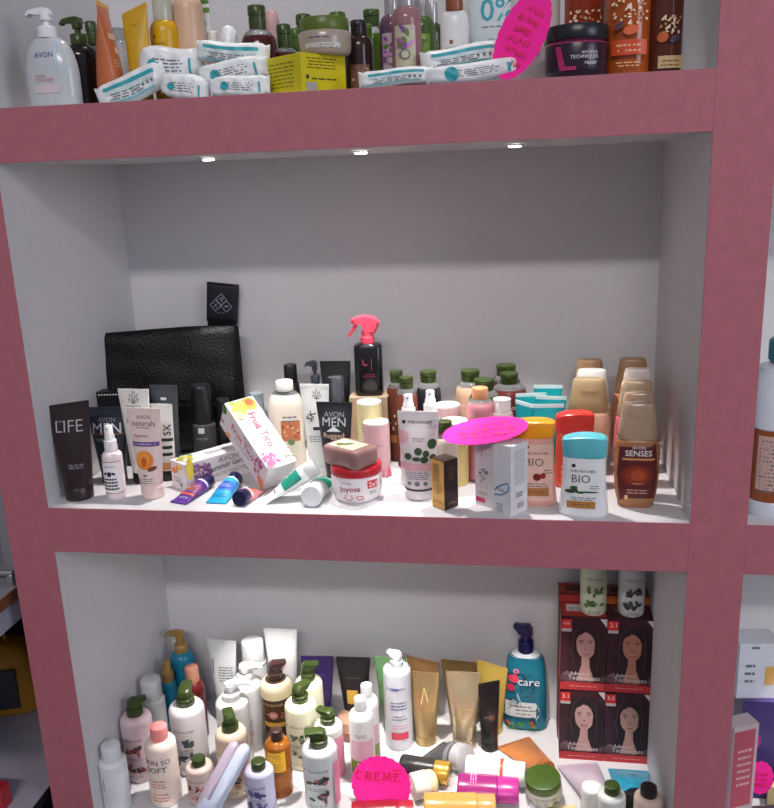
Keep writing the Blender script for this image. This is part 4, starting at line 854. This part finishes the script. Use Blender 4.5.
bottle('body_oil_bottle', 'bottle reading SKIN SO SOFT with coral pink cap, left front of the lower niche', low(158, 725, 31, Y=.088), M('#ecd9cf', .3), M('#ec8f8c', .35), 'cyl', .54, .17, sh=.12, neck=.6, art=[('T', 'SKIN SO', .02, .74, .90, INK), ('T', 'SOFT', .0, .62, .66, INK), ('L', .02, .44, .5, 3, .05, M('#c9775c')), ('L', .05, .22, .6, 3, .05, M('#c9775c'))])
bottle('spray_bottle', 'tall clear spray bottle with frosted overcap behind the coral capped bottle', low(150, 678, 24, Y=.24), M('#c6ccd0', .15, trans=.35), M('#dfe2e4', .2, trans=.35), 'cyl', .85, .26, sh=.06, neck=.85, art=[('E', .15, .62, .22, .16, INK), ('E', .15, .54, .22, .16, INK)])
BLU = M('#147a9c', .25); GLD = M('#a98a52', .3, metal=.4)
bottle('spray_bottle', 'slim blue bottle with gold mist pump in the left rear', low(166, 661, 15, Y=.32), BLU, GLD, 'mist', .80, .28, sh=.1, neck=.7)
bottle('pump_bottle', 'tall bright blue bottle with gold pump in the left rear corner', low(179, 630, 24, Y=.375), BLU, GLD, 'pump', .58, .24, sh=.16, side=185)
bottle('oil_bottle', 'dark red bottle with rose gold cap behind the blueberry lotion', low(191, 666, 22, Y=.30), M('#6a1f20', .15, trans=.1), M('#b8806a', .35), 'cyl', .62, .20, sh=.14, art=leaves(.1, .45, 12, .3, .16, [M('#c08a8a'), M('#8a3a3a')], .14, 3))
ypump('white lotion bottle with dark berries and green pump, in the left file', low(184, 687, 35, Y=.195), YW, [M('#3a3550'), M('#5a5478'), M('#3c6a3c')], cap='beak', side=100)
tube('squeeze_tube', 'white tube with vertical lettering leaning at the left rear wall', low(221, 640, 31, Y=.36), M('#d6d8da', .35), M('#cfd1d4'), .6, .12, rz=-4, art=[('R', -.3, .68, .05, .2, M('#8a8a90')), ('L', .12, .68, .5, 6, .035, GREYINK)])
bottle('tonic_bottle', 'white cylinder bottle with a silver ring under its cap at the rear wall', low(252, 640, 25, Y=.37), M('#dadbdd', .3), M('#dfe0e1', .3), 'cyl', .88, .24, sh=.05, neck=.85, band=[(.955, .985, M('#b8babd', .25, metal=.7))], art=[('S', [(-.3, .3), (0, .36), (.3, .5)], .03, M('#c9a060'))])
WPB = M('#d9d9d6', .25)
bottle('lotion_pump_bottle', 'white pump bottle, rear one of the shiny white pair', low(244, 663, 33, Y=.285), WPB, M('#e6e6e4', .2), 'pump', .50, .20, sh=.08, neck=.6, side=10, art=[('L', .1, .5, .4, 3, .04, GREYINK), ('R', .1, .3, .4, .06, M('#e0a8a0'))])
bottle('lotion_pump_bottle', 'white pump bottle, front one of the shiny white pair', low(230, 681, 33, Y=.215), WPB, M('#e6e6e4', .2), 'pump', .55, .20, sh=.08, neck=.6, side=20, art=leaves(.1, .6, 10, .2, .06, [M('#a8a8a0')], .1, 3)+[('L', .1, .4, .4, 3, .04, GREYINK)])
tube('squeeze_tube', 'tall white tube with a pink rosette at the rear wall', low(280, 629, 34, Y=.38), M('#dbdbdc', .35), M('#d4d4d6'), .66, .12, art=[('E', 0, .62, .28, .28, M('#dba6b8'))]+leaves(0, .62, 10, .09, .035, [M('#c77a98')], .1, 4, .6)+[('T', 'YVES ROCHER', 0, .46, .62, GREYINK)])
tube('squeeze_tube', 'dark purple tube at the rear wall', low(317, 656, 33, Y=.375), M('#2e1f50', .3), M('#231a3c'), .6, .14, rz=4, slant=.0, art=[('L', 0, .75, .5, 2, .03, M('#5a4a80')), ('S', [(-.2, .5), (.1, .8)], .02, M('#4c3c78'))])
tube('squeeze_tube', 'black tube with a square gold plate at the rear wall', low(353, 657, 34, Y=.375), M('#1c1a1d', .3), M('#161416'), .6, .14, rz=2, art=[('R', -.04, .42, .32, .22, M('#c9a24a', .35, metal=.4)), ('L', 0, .72, .4, 1, .03, M('#6a5a4a'))])
tube('squeeze_tube', 'green tube partly hidden behind the tall white pump bottle', low(391, 658, 34, Y=.37), M('#5f8a5c', .35), M('#4c7a4c'), .6, .14, slant=-.05)
BRP = M('#3f2b26', .3)
bottle('lotion_pump_bottle', 'brown flowered bottle with cream shoulder and brown pump', low(274, 661, 31, Y=.275), M('#4a3426', .25), BRP, 'beak', .48, .19, sh=.10, side=25, neck=.6, band=[(.80, .90, M('#d9c9a4', .3)), (.90, .998, M('#dfd2b4', .3))], art=[('T', 'YVES ROCHER', 0, .74, .7, M('#c9a878')), ('E', 0, .60, .3, .26, M('#b87a70')), ('E', 0, .60, .16, .14, M('#d0a090')), ('R', 0, .47, .7, .06, M('#c99a3a')), ('R', 0, .25, .6, .22, M('#6a4630'))]+leaves(0, .6, 14, .36, .08, [M('#a85a4a'), M('#7a5a2a')], .1, 3))
CRP = M('#dfdcc0', .3); DK2 = [M('#3c4a34'), M('#5a6450'), M('#8a9a6a')]
ypump('cream lotion bottle with green pump, rear one of the centre file', low(307, 662, 28, Y=.30), CRP, DK2, side=20)
ypump('cream lotion bottle with dark leaf print and green pump, middle of the centre file', low(299, 684, 32, base=772), CRP, DK2, side=60)
PKL = M('#d58aa0', .3)
ypump('pink lotion bottle with green pump seen behind the grey white one', low(327, 709, 29, Y=.205), M('#c9cfc6', .3), [M('#8a4a6a'), M('#b85a80')], band=[(.0, .82, PKL)], side=160)
ypump('grey white lotion bottle with green pump and pink edge at the front centre', low(318, 729, 35, Y=.115), M('#cfd3d3', .3), [M('#b85a6a'), M('#3a4a44'), M('#2c3030')], side=190, extra=[('R', .62, .45, .26, .72, PKL)])
bottle('oil_bottle', 'amber oil bottle with dark cap and yellow label', low(276, 729, 26, base=800), M('#a8601c', .12, trans=.35), M('#3a2620', .3), 'cyl', .46, .15, sh=.12, art=[('R', 0, .70, .86, .36, M('#e8b020', .4)), ('T', 'YVES', 0, .8, .5, M('#a87a10')), ('L', 0, .66, .6, 3, .05, M('#a87a10')), ('R', 0, .46, .6, .04, M('#6a3a14'))])
ypump('beige lotion bottle with green pump behind the lilac hair styler', low(229, 713, 32, Y=.130), M('#dcc3aa', .3), [M('#4a3a34'), M('#8a6a50'), M('#c08a5a')], side=120)
ypump('small beige bottle with dark green screw cap at the front left', low(198, 757, 27, Y=.095), M('#d5c0b8', .3), [M('#4a3a34'), M('#b8807a')], cap='cyl', cw=.52, ch=.16)
ypump('small lilac lotion bottle with green screw cap at the front', low(258, 760, 29, Y=.085), M('#bab8d0', .3), [M('#3a3660'), M('#5a548a')], cap='cyl', cw=.50, ch=.15)

# hair styler: two long arms joined at one end
hs0 = atz(211, 812, FL+.085); hs1 = atz(247, 745, FL+.165)
st = root('hair_styler', 'pale lilac hair styler with two long arms leaning between the bottles', 'hair styler', hs0)
dv = hs1-hs0; Lh = dv.length
st.rotation_euler = dv.to_track_quat('Z', 'Y').to_euler(); LOG.append(('styler', tuple(hs0), tuple(hs1), Lh))
pr = [(0, .010, .010, 2.4), (.004, .0135, .0125, 2.4), (Lh*.5, .0145, .013, 2.4), (Lh-.02, .0145, .013, 2.4), (Lh-.006, .0125, .011, 2.4), (Lh, .007, .006, 2.4)]
Q = st.rotation_euler.to_quaternion().to_matrix(); lx = Q.transposed() @ Vector((1, 0, 0)); lx.z = 0; lx.normalize()
mb = MB(); loft(mb, pr, M('#c0c8dc', .2)); mb.build('arm', st)
mb = MB(); loft(mb, [(p[0]*.97, p[1]*.85, p[2]*.85, 2.4) for p in pr], M('#b3a2b4', .25), X=Matrix.Translation(tuple(-lx*.024))); mb.build('arm', st)['label'] = 'mauve upper arm of the styler'
mb = MB(); loft(mb, [(-.012, .018, .012, 3), (.0, .022, .015, 3), (.016, .020, .014, 3)], M('#a8acc0', .3), X=Matrix.Translation(tuple(-lx*.011))); mb.build('hinge', st)
foot = st.location.z-FL

# compact, small samples, white pump bottle
cs = low(350, 703, 37, base=747)
jar('powder_compact', 'round tan compact with rose gold lid among the lower niche bottles', dict(cs, h=.052, w=.064), M('#8a5a4c', .3), M('#c49a82', .3, metal=.3), .5, 1.0)
SM = M('#e3e4e2', .3)
def sample(label, s): bottle('lotion_bottle', label, s, SM, M('#e4e4e6', .3), 'cyl', .50, .15, sh=.12, art=[('R', .1, .38, 1.0, .5, M('#d8b8c0')), ('R', .1, .22, 1.1, .22, M('#6a7a2c'))]+leaves(.1, .22, 10, .35, .08, [M('#4a6a20'), M('#a8b050'), M('#3a4a20')], .2, 3)+[('L', .05, .72, .5, 2, .03, GREYINK)])
sample('slim white bottle with leaf and pink print, rear one of two', low(366, 684, 23, Y=.255))
sample('slim white bottle with leaf and pink print, front one of two', low(360, 697, 25, Y=.205))
bottle('lotion_pump_bottle', 'tall white body lotion with white pump and a red label block', low(396, 651, 28, base=752), M('#d7dae0', .3), M('#e9e9ec', .25), 'beak', .44, .15, sh=.06, neck=.55, side=160, art=[('E', 0, .79, .3, .12, M('#8a90c0')), ('T', 'EUDERMIN', 0, .79, .72, M('#3a4290')), ('L', .1, .62, .6, 3, .04, M('#4a4a80')), ('L', .1, .45, .6, 2, .04, GREYINK), ('R', .12, .20, .62, .09, M('#c03048')), ('L', .1, .33, .6, 2, .03, ROSE)])
GT = M('#b09668', .28, metal=.55); GT2 = M('#a67f55', .3, metal=.4); GT3 = M('#b5a384', .26, metal=.6); GY = M('#b89c4a', .35, metal=.1)
tube('squeeze_tube', 'orange gold tube at the rear wall right of the white pump bottle', low(423, 659, 32, Y=.41), GT2, GT2, .6, .12, slant=-.22)
tube('squeeze_tube', 'shiny gold tube standing before the orange gold one', low(424, 672, 30, Y=.335), GT, GT, .70, .14, art=[('S', [(-.1, .55), (.0, .8), (.12, .6)], .03, M('#e0c080')), ('L', .05, .5, .3, 1, .03, M('#a8843c'))])
tube('squeeze_tube', 'bronze tube at the rear wall between two gold ones', low(460, 661, 37, Y=.41), M('#8c7248', .32, metal=.25), GT3, .6, .12, slant=-.06)
tube('squeeze_tube', 'champagne gold tube with a V shaped sheen, standing in front', low(463, 672, 34, Y=.33), GT3, GT3, .68, .15, art=[('L', .1, .5, .3, 1, .03, M('#a8843c'))])
tube('squeeze_tube', 'yellow gold tube with slanted top behind the slim black tube', low(492, 664, 31, Y=.39), GY, GY, .64, .12, slant=-.28)
tube('squeeze_tube', 'slim black tube with slanted top standing alone in the middle', low(489, 682, 21, base=753, dr=.8), M('#151316', .3), M('#19171a'), .80, .14, slant=.28, art=[('E', .12, .46, .3, .3, M('#5a3a2c')), ('L', -.05, .46, .4, 1, .03, M('#8a6a5a'))])

# care bottle
sc_ = low(526, 624, 43, base=731, dr=.55)
def care(s):
    w_ = s['w']; h = s['h']; r = root('lotion_pump_bottle', 'blue care lotion bottle with tropical print and navy pump', 'bottle', (s['x'], s['y'], s['z']), (0, 0, R(-3)))
    a = w_/2; d = .55; n = 3; hb = h*.74; B = M('#1a6c84', .25)
    pr = [(0, a*.92, a*.92*d, n), (.003, a*.99, a*.99*d, n), (.012, a, a*d, n), (hb*.5, a*.97, a*.97*d, n), (hb*.8, a*.90, a*.92*d, n), (hb*.90, a*.84, a*.84*d, n), (hb*.96, a*.7, a*.72*d, 2.6), (hb, a*.45, a*.55*d, 2.2)]
    mb = MB(); loft(mb, pr, B, 48); mb.build('body', r)
    mb = MB(); loft(mb, [(hb*.955, a*.72, a*.74*d, 2.6), (hb+.0006, a*.47, a*.57*d, 2.2)], M('#e0e6ea', .3)); mb.build('shoulder', r)
    it = leaves(-.1, .62, 16, .28, .20, [M('#0f3a50'), M('#16586a'), M('#0a2a3c')], .20, 5, .16)+[('E', -.26, .70, .24, .22, M('#d0405c')), ('E', -.32, .58, .18, .2, M('#c02c48')), ('E', -.20, .80, .13, .13, M('#e06a84')), ('E', -.20, .80, .07, .07, B)]+[('T', 'care', .08, .66, .48, M('#dfe6ea'))]
    it += [('R', -.10, .30, .70, .20, M('#c9d2d4')), ('L', -.1, .34, .6, 3, .05, GREYINK)]+leaves(.28, .2, 12, .14, .16, [M('#0a2030'), M('#c9d8dc')], .16, 7, .14)+leaves(-.05, .10, 18, .34, .05, [M('#2f6a2c'), M('#c04a30'), M('#5a8a3a')], .1, 9, .6)+leaves(-.22, .44, 8, .14, .05, [M('#8ab4bc'), M('#0f3040')], .18, 10, .2)
    am = MB(); art_mesh(am, it, surf(pr), w_, hb); am.build('printed_label', r)
    cap_parts(r, 'beak', w_*.36, hb, h*.26, M('#1a1c52', .25), side=R(165))
care(sc_)

# hair dye cartons: two stacks of two, a second pair behind, two bottles on top
def portrait(hair, skin, no, lips=M('#8a3038'), shade=M('#50202a')):
    it = [('R', 0, .5, 1.0, 1.0, M('#3a1824', .35)), ('E', -.10, .17, .76, .40, M('#7a5a60')), ('P', [(-.5, .11), (.5, .11), (.5, .2), (-.5, .2)], M('#5c4248'))]
    it += [('E', .08, .66, .82, .88, hair, 0), ('P', [(-.26, .60), (-.36, .24), (.5, .20), (.49, .66)], hair), ('E', .26, .36, .42, .8, hair, 8), ('E', -.22, .40, .26, .7, hair, -6)]
    it += [('P', [(-.06, .20), (.15, .20), (.13, .46), (-.03, .46)], skin), ('P', [(-.14, .12), (.26, .12), (.13, .33), (-.05, .33)], skin), ('E', .045, .615, .42, .66, skin, 5)]
    it += [('E', -.09, .83, .36, .24, hair, 42), ('E', .19, .83, .30, .24, hair, -42), ('S', [(-.02, .92), (-.2, .8), (-.26, .55), (-.2, .35)], .012, M('#6a3a3c')), ('S', [(.1, .92), (.3, .8), (.34, .5), (.3, .28)], .012, M('#6a3a3c'))]
    for s_ in (-1, 1): it += [('E', .045+s_*.10, .645, .095, .032, M('#d8c8c8')), ('E', .045+s_*.10, .645, .042, .036, M('#20181c')), ('E', .045+s_*.10, .662, .11, .012, M('#20141a')), ('E', .045+s_*.10, .685, .12, .020, M('#2a1418'), -s_*8), ('E', -.175 if s_ < 0 else .262, .5, .06, .6, hair)]
    it += [('E', .045, .572, .055, .022, shade), ('E', .045, .508, .16, .050, lips), ('E', .045, .513, .12, .014, M('#e0d0c8'))]
    it += [('R', 0, .055, 1.0, .11, M('#b02e34')), ('L', 0, .055, .8, 1, .03, M('#d88a84')), ('T', 'Advance', -.08, .235, .44, M('#c9c4c6')), ('T', 'Techniques', .02, .165, .70, M('#c9c4c6'))]
    it += [('R', -.38, .91, .22, .13, M('#c8282c')), ('T', no, -.38, .92, .14, LOGO), ('R', -.38, .83, .22, .04, M('#b8a8a8')), ('P', [(.34, .995), (.495, .995), (.495, .88)], M('#cfc4c4'))]
    return it
SK = [M('#b98a84'), M('#a8705c'), M('#c49a94'), M('#b58a7c')]; HR = [M('#2c1318'), M('#24141a'), M('#1e1218'), M('#2a161a')]
DYE = M('#54201f', .35); DYR = M('#a8302c', .35)
b0 = atz(559, 757, FL); b1 = atz(649, 767, FL); wd = (b1.x-b0.x)/2-.0006; hd_ = (aty(603, 618, b0.y).z-FL)/2
dp = .062; k_ = 0
names = (('lower left', 'woman with parted dark hair', '3.1', 2), ('lower right', 'smiling woman with auburn hair', '5.5', 3), ('upper left', 'pale woman with dark wavy hair', '4.56', 0), ('upper right', 'tanned woman with long brown hair', '2.1', 1))
for i, (wh, who, no, pi_) in enumerate(names):
    col = i % 2; rw = i//2
    carton('hair_dye_box', 'hair dye box, '+wh+' of the front four, '+who, wd, dp, hd_-.0006, (b0.x+wd*(col+.5)+.001*col, b0.y+dp/2+.002*rw, FL+hd_*rw), 0, DYE, front=portrait(HR[pi_], SK[pi_], no), left=[('R', 0, .5, .9, .9, DYR), ('L', 0, .8, .7, 5, .04, ROSE)],
        top=[('R', 0, .5, .96, .94, DYR if col == 0 else M('#3a1c1e')), ('R', -.1, .62, .55, .5, M('#d0c8c4') if col == 0 else M('#4a2a2a')), ('L', -.1, .6, .45, 2, .14, GREYINK)], group='hair dye boxes')
for col in (0, 1):
    z_ = 0
    for rw in (0, 1):
        hh = hd_*1.055
        carton('hair_dye_box', 'hair dye box at the rear, %s of the %s pair behind the front four' % (('lower', 'upper')[rw], ('left', 'right')[col]), wd, .052, hh-.0006, (b0.x+wd*(col+.5)+.001*col-.002, b0.y+dp+.032, FL+hh*rw), 0, DYE, front=[('R', 0, .94, .98, .10, M('#c8602c') if col else DYR)], top=[('R', 0, .5, .96, .94, DYR if col == 0 else M('#8a5030')), ('R', -.1, .5, .5, .5, M('#4a1c20'))], group='hair dye boxes')
for px, lab, cols, bd_ in ((593, 'cream bottle with green leaf print standing on the upper left hair dye box', [M('#4a6a34'), M('#6a7a50')], M('#ccd0b8', .3)), (631, 'white bottle with dark leaf print standing on the upper right hair dye box', [M('#2c3036'), M('#4a4a50')], M('#c9c9cc', .3))):
    t_ = aty(px, 604, b0.y+.032); kx = 26*proj(t_)[2]/FPX; zz = FL+2*hd_+.0002
    bottle('lotion_bottle', lab, dict(x=t_.x, y=b0.y+.031, z=zz, h=.165, w=kx), bd_, GREEN, 'flip', .55, .16, sh=.14, art=[('T', 'YVES ROCHER', 0, .62, .7, INK)]+leaves(0, .42, 10, .3, .06, cols, .22, px, .5)+leaves(0, .22, 10, .3, .05, cols, .24, px+1, .5)+[('L', 0, .1, .5, 2, .03, GREYINK)])

# things lying at the front of the lower board
def lt(*a, **k): return lying_tube('squeeze_tube', *a, fl=FL, **k)
def lb(nm, *a, **k): return lying_bottle(nm, *a, fl=FL, **k)
lt('dark grey tube with silver cap lying before the gold tubes', (466, 759), (432, 750), 36, M('#55555a', .35, metal=.2), M('#b9b9bd', .3, metal=.3), .76, .24, art=[('R', 0, .1, 1.3, .2, M('#8a8a90', .3, metal=.3))])
lb('mascara_tube', 'black bottle with shiny gold cap lying behind the magenta one', (401, 766), (450, 774), 23, M('#2a2a2c', .3), M('#c9a24a', .25, metal=.6), cap='cyl', cw=.98, ch=.30, sh=.06, neck=.95)
lb('lotion_bottle', 'white bottle with pearly cream cap end lying right of the CREME sign', (412, 787), (437, 781), 26, M('#dcd6cc', .3), M('#d9c8a0', .25), cap='dome', cw=.96, ch=.4, sh=.05, neck=.95)
lb('shower_gel_bottle', 'magenta bottle with magenta cap lying on its side at the front', (458, 787), (519, 791), 31, M('#8c2468', .25), M('#a5307e', .25), dr=.75, cap='cyl', cw=.94, ch=.34, sh=.06, neck=.92, art=[('L', 0, .45, .5, 3, .06, M('#d9a0c8'))])
lb('lotion_bottle', 'white bottle with an orange red ring lying behind the magenta one', (466, 768), (526, 775), 25, M('#dcdad8', .3), M('#dcdcdc', .3), cap='cyl', cw=.95, ch=.36, sh=.05, neck=.95, band=[(.90, .985, M('#d8442c', .35))])
lt('flat copper orange tube lying below the care bottle', (547, 771), (513, 742), 40, M('#c07a48', .3, metal=.15), M('#b06a3c', .3), .5, .10, art=[('S', [(-.1, .2), (.05, .9)], .015, M('#d89a70'))])
js2 = low(545, 762, 46, Y=.165)
jar('cream_jar', 'cream jar with dark olive green lid tilted towards the camera', dict(js2, h=.050, w=.076), M('#cbc6b8', .3), M('#41591f', .3), .38, .98, rot=(R(5), R(-5), 0), loc=(js2['x'], .175, FL+.006), art=[('T', 'YVES ROCHER', 0, .7, .7, M('#5a4a4a'))]+leaves(0, .4, 16, .4, .1, [M('#8a7a7a'), M('#5a6a4a')], .08, 3))
lt('flat pale lilac tube lying before the hair dye boxes', (600, 800), (577, 764), 44, M('#c4b6c6', .35), M('#d0d0d2'), .6, .12)
lt('turquoise tube with a black cap lying in the front right corner', (637, 808), (628, 770), 42, M('#2a94b4', .3), BLK, .72, .14, art=[('T', 'T', .05, .6, .2, INK), ('L', .1, .5, .3, 1, .03, INK)])
lt('pale yellow flat tube lying at the front below the olive lidded jar', (578, 842), (562, 806), 30, M('#ddd0a0', .35), M('#ddd0a0'), .6, .12)
lb('shower_gel_bottle', 'golden orange bottle lying along the front edge', (424, 808), (496, 808), 32, M('#b98a48', .25), M('#c69a5c', .25, trans=.2), dr=.8, cap='cyl', cw=.92, ch=.25, sh=.08, neck=.9)
lb('shower_gel_bottle', 'bright red bottle lying under the CREME sign', (352, 815), (414, 812), 28, M('#8a1626', .25), M('#962032', .25), dr=.8, cap='cyl', cw=.92, ch=.25, sh=.08, neck=.9)
ypump('clear white bottle with green screw cap in the front right corner', low(612, 784, 28, Y=.075), M('#c9ccc6', .2), [M('#6a7a6a')], cap='cyl', cw=.55, ch=.14)
ypump('beige bottle with dark brown screw cap in the front right corner', low(649, 786, 28, Y=.07), M('#d2bcae', .25), [M('#8a6a5a')], capm=M('#2e2222', .3), cap='cyl', cw=.58, ch=.14)
bottle('roll_on_bottle', 'white round cap jar behind the green screw cap at the front right', low(592, 786, 22, Y=.10), M('#d9d8d6'), M('#e0dfdd', .3), 'cyl', .95, .5, neck=.9)
cp = aty(381, 785, .128)
CR = [('S', [(x*1.12, .16+y*.86) for x, y in p], .024, REDPEN) for p in (
    [(-.28, .62), (-.33, .66), (-.37, .60), (-.36, .50), (-.30, .48)],
    [(-.23, .48), (-.22, .64), (-.15, .62), (-.15, .56), (-.22, .55), (-.14, .48)],
    [(-.02, .64), (-.09, .64), (-.09, .48), (-.01, .48)], [(-.09, .56), (-.03, .56)],
    [(.03, .48), (.05, .65), (.09, .54), (.13, .66), (.15, .49)],
    [(.27, .65), (.20, .65), (.20, .50), (.28, .50)], [(.20, .58), (.26, .58)], [(.18, .71), (.30, .71)])]
paper('round neon pink scalloped sign handwritten CREME at the front of the lower niche', 0, 0, tuple(cp), (R(-14), 0, 0), .128, .124, 24, .035, CR)

# ================================================================== right hand niches
x1 = aty(752, 430, .06).x; r_ = .055
br = root('cleaner_bottle', 'big white bottle of amber liquid with a teal cap in the middle right niche', 'bottle', (x1+r_, .075, 0))
mb = MB(); loft(mb, [(0, r_*.95, r_*.8, 3), (.004, r_, r_*.85, 3), (.025, r_, r_*.85, 3), (.027, r_*.97, r_*.82, 3), (.150, r_*.97, r_*.82, 3), (.152, r_, r_*.85, 3), (.225, r_*.98, r_*.82, 3), (.250, r_*.8, r_*.7, 2.6), (.258, r_*.4, r_*.4, 2)], M('#d6d8e4', .25)); mb.build('body', br)
pr = [(.027, r_*.985, r_*.835, 3), (.150, r_*.985, r_*.835, 3)]
mb = MB(); loft(mb, pr, M('#a85c34', .1, trans=.3)); mb.build('liquid_window', br)
am = MB(); art_mesh(am, [('R', -.30, .55, .34, .76, M('#c8a49a')), ('L', -.30, .86, .28, 14, .055, GREYINK, .4)], surf(pr), 2*r_, .123, .027); am.build('printed_label', br)
mb = MB(); cyl(mb, .034, .2575, .296, M('#16707c', .3), .004); mb.build('cap', br)
mb = MB(); rbox(mb, .034, .004, .022, M('#c0202c', .35), X=Matrix.Translation((.008, -r_*.875, .195))); mb.build('red_tag', br)
def rbx(name, label, px, yt, yb, Y, w_, d, mat, rz=0, z=FL, **k):
    a = aty(px, (yt+yb)/2, Y); h = aty(px, yt, Y).z-z
    carton(name, label, w_, d, h, (a.x, Y+d/2, z), rz, mat, **k); return z+h
zt = rbx('product_box', 'dark purple shiny box under the white box in the lower right niche', 768, 702, 745, .22, .10, .07, M('#4a3c74', .2), front=[('E', -.3, .6, .4, .4, M('#a8288c')), ('R', .2, .2, .5, .3, M('#2a2440'))])
a = aty(756, 644, .23)
carton('product_box', 'white box with a small gold mark on top of the purple box', .078, .06, a.z-zt, (aty(757, 670, .22).x+.002, .26, zt+.0003), 6, M('#cfd2dc', .35), front=[('R', .30, .42, .24, .34, M('#d8a860')), ('L', -.2, .6, .3, 3, .14, GREYINK), ('R', -.1, .93, .2, .04, GREYINK)])
p0_ = atz(742, 806, FL); bh_ = .135
carton('product_box', 'pink and white worn box standing in front of the purple box', .055, .035, aty(738, 728, .10).z-FL, (aty(735, 760, .10).x+.012, .125, FL), 24, M('#b9a8ac', .45), front=[('R', -.05, .62, .85, .68, M('#b04a5c')), ('L', 0, .78, .6, 6, .06, M('#d0a0a8')), ('R', 0, .12, .8, .16, M('#c9c4c8'))], right=[('R', 0, .5, .8, .8, M('#c9b0ac')), ('E', 0, .4, .5, .3, M('#8a4a3c'))])
carton('product_box', 'yellow and dark box at the right edge of the lower right niche', .08, .06, .075, (aty(790, 690, .33).x, .35, FL), 0, M('#b8a24a', .5), front=[('R', 0, .4, .9, .6, M('#3a3c50'))])
paper('small neon pink paper tag standing beside the worn pink box', 0, 0, (aty(762, 752, .19).x, .185, FL+.078), (R(-4), 0, 0), .05, .075, 14, .05, scribble(0, .6, .5, 3, .15, REDPEN, .02, 2))
carton('product_box', 'dark flat box lying at the front of the lower right niche', .11, .08, .03, (aty(772, 780, .12).x+.03, .13, FL), 12, M('#3a3438', .4))
carton('product_box', 'cream coloured flat carton behind the dark flat box', .09, .05, .045, (aty(775, 740, .2).x+.045, .22, FL), -10, M('#cbb98a', .5))

# ================================================================== side shelving left of the pink unit
SB_ = M('#9a949c', .5, bump=.1); SE = M('#7a4a30', .6); DK = M('#1d1a1e', .7)
struct('wall_side_blocker', [(-1.4, -LL, D_+.03, D_+.06, GF, ZT+.1), (-1.43, -1.4, -.6, D_+.06, GF, ZT+.1)], DK)  # dark backing added to block the bluish world behind the side boards
SX = -.125
def board(lab, z, th, x1, y0, y1, mat, edge=None):
    r = root('shelf_board', lab, 'shelf', (x1-.6, (y0+y1)/2, z))
    mb = MB(); rbox(mb, 1.2, y1-y0, th, mat, .0006, Matrix.Translation((0, 0, -th))); mb.build('board', r)
    if edge: mb = MB(); rbox(mb, .002, y1-y0, th, edge, .0003, Matrix.Translation((.6012, 0, -th))); mb.build('edge_band', r)
z1 = atx(12, 590, SX).z; z2 = atx(50, 783, SX).z
board('grey board with a brown worn edge, upper one of the dim side shelving', z1, .024, SX, -.4, .44, SB_, SE)
board('pale lilac board fixed just below the brown edged grey board', z1-.0255, .048, SX-.004, -.4, .44, M('#a8a2b4', .5))
board('grey white board carrying the orange case in the side shelving', z2, .020, SX+.003, -.4, .44, M('#b4aebc', .5), DK)
mb = MB(); a = aty(8, 530, .15); rbox(mb, .030, .02, .30, M('#8a8890', .45), X=Matrix.Translation((a.x, .15, z1+.0002))); tag(mb.build('shelf_upright'), 'grey upright rising from the upper side board at the far left', 'upright')
a = aty(13, 573, .05); mb = MB(); tube_line(mb, [(a.x, .05, a.z), (a.x-.25, .05, a.z)], .006, M('#c9c9cc', .2, metal=.9)); rbox(mb, .012, .012, max(.004, a.z-z1-.003), M('#c9c9cc', .2, metal=.9), X=Matrix.Translation((a.x-.006, .05, z1+.0002))); tag(mb.build('chrome_rail'), 'short chrome rail lying along the upper side board', 'rail')
a = aty(36, 735, .27); OC = M('#b8801c', .55)
oc = root('carry_case', 'yellow orange rounded case with a dark front on the lower side board', 'case', (a.x-.105, .30, z2+.0003), (0, 0, R(18)))
mb = MB(); pr = [(0, .098, .048, 5), (.006, .105, .054, 5), (.10, .105, .052, 5), (.14, .100, .048, 4.5), (.165, .085, .040, 4), (.178, .06, .03, 3)]; loft(mb, pr, OC, 40); mb.build('shell', oc)
mb = MB(); rbox(mb, .15, .006, .105, M('#3a3a44', .5), .003, Matrix.Translation((-.01, -.054, .022))); mb.build('front_panel', oc)
mb = MB(); tube_line(mb, [(-.04, 0, .172), (-.035, 0, .195), (0, 0, .202), (.035, 0, .195), (.04, 0, .172)], .005, OC); mb.build('handle', oc)
a = atz(4, 806, z2)
carton('magazine', 'red glossy package at the very bottom left corner of the side shelving', .10, .03, .05, (a.x-.04, a.y+.0, z2+.0002), 0, M('#b02a34', .3), front=[('R', .1, .5, .5, .4, M('#d0b0b0')), ('L', 0, .8, .7, 2, .2, WHITE)])
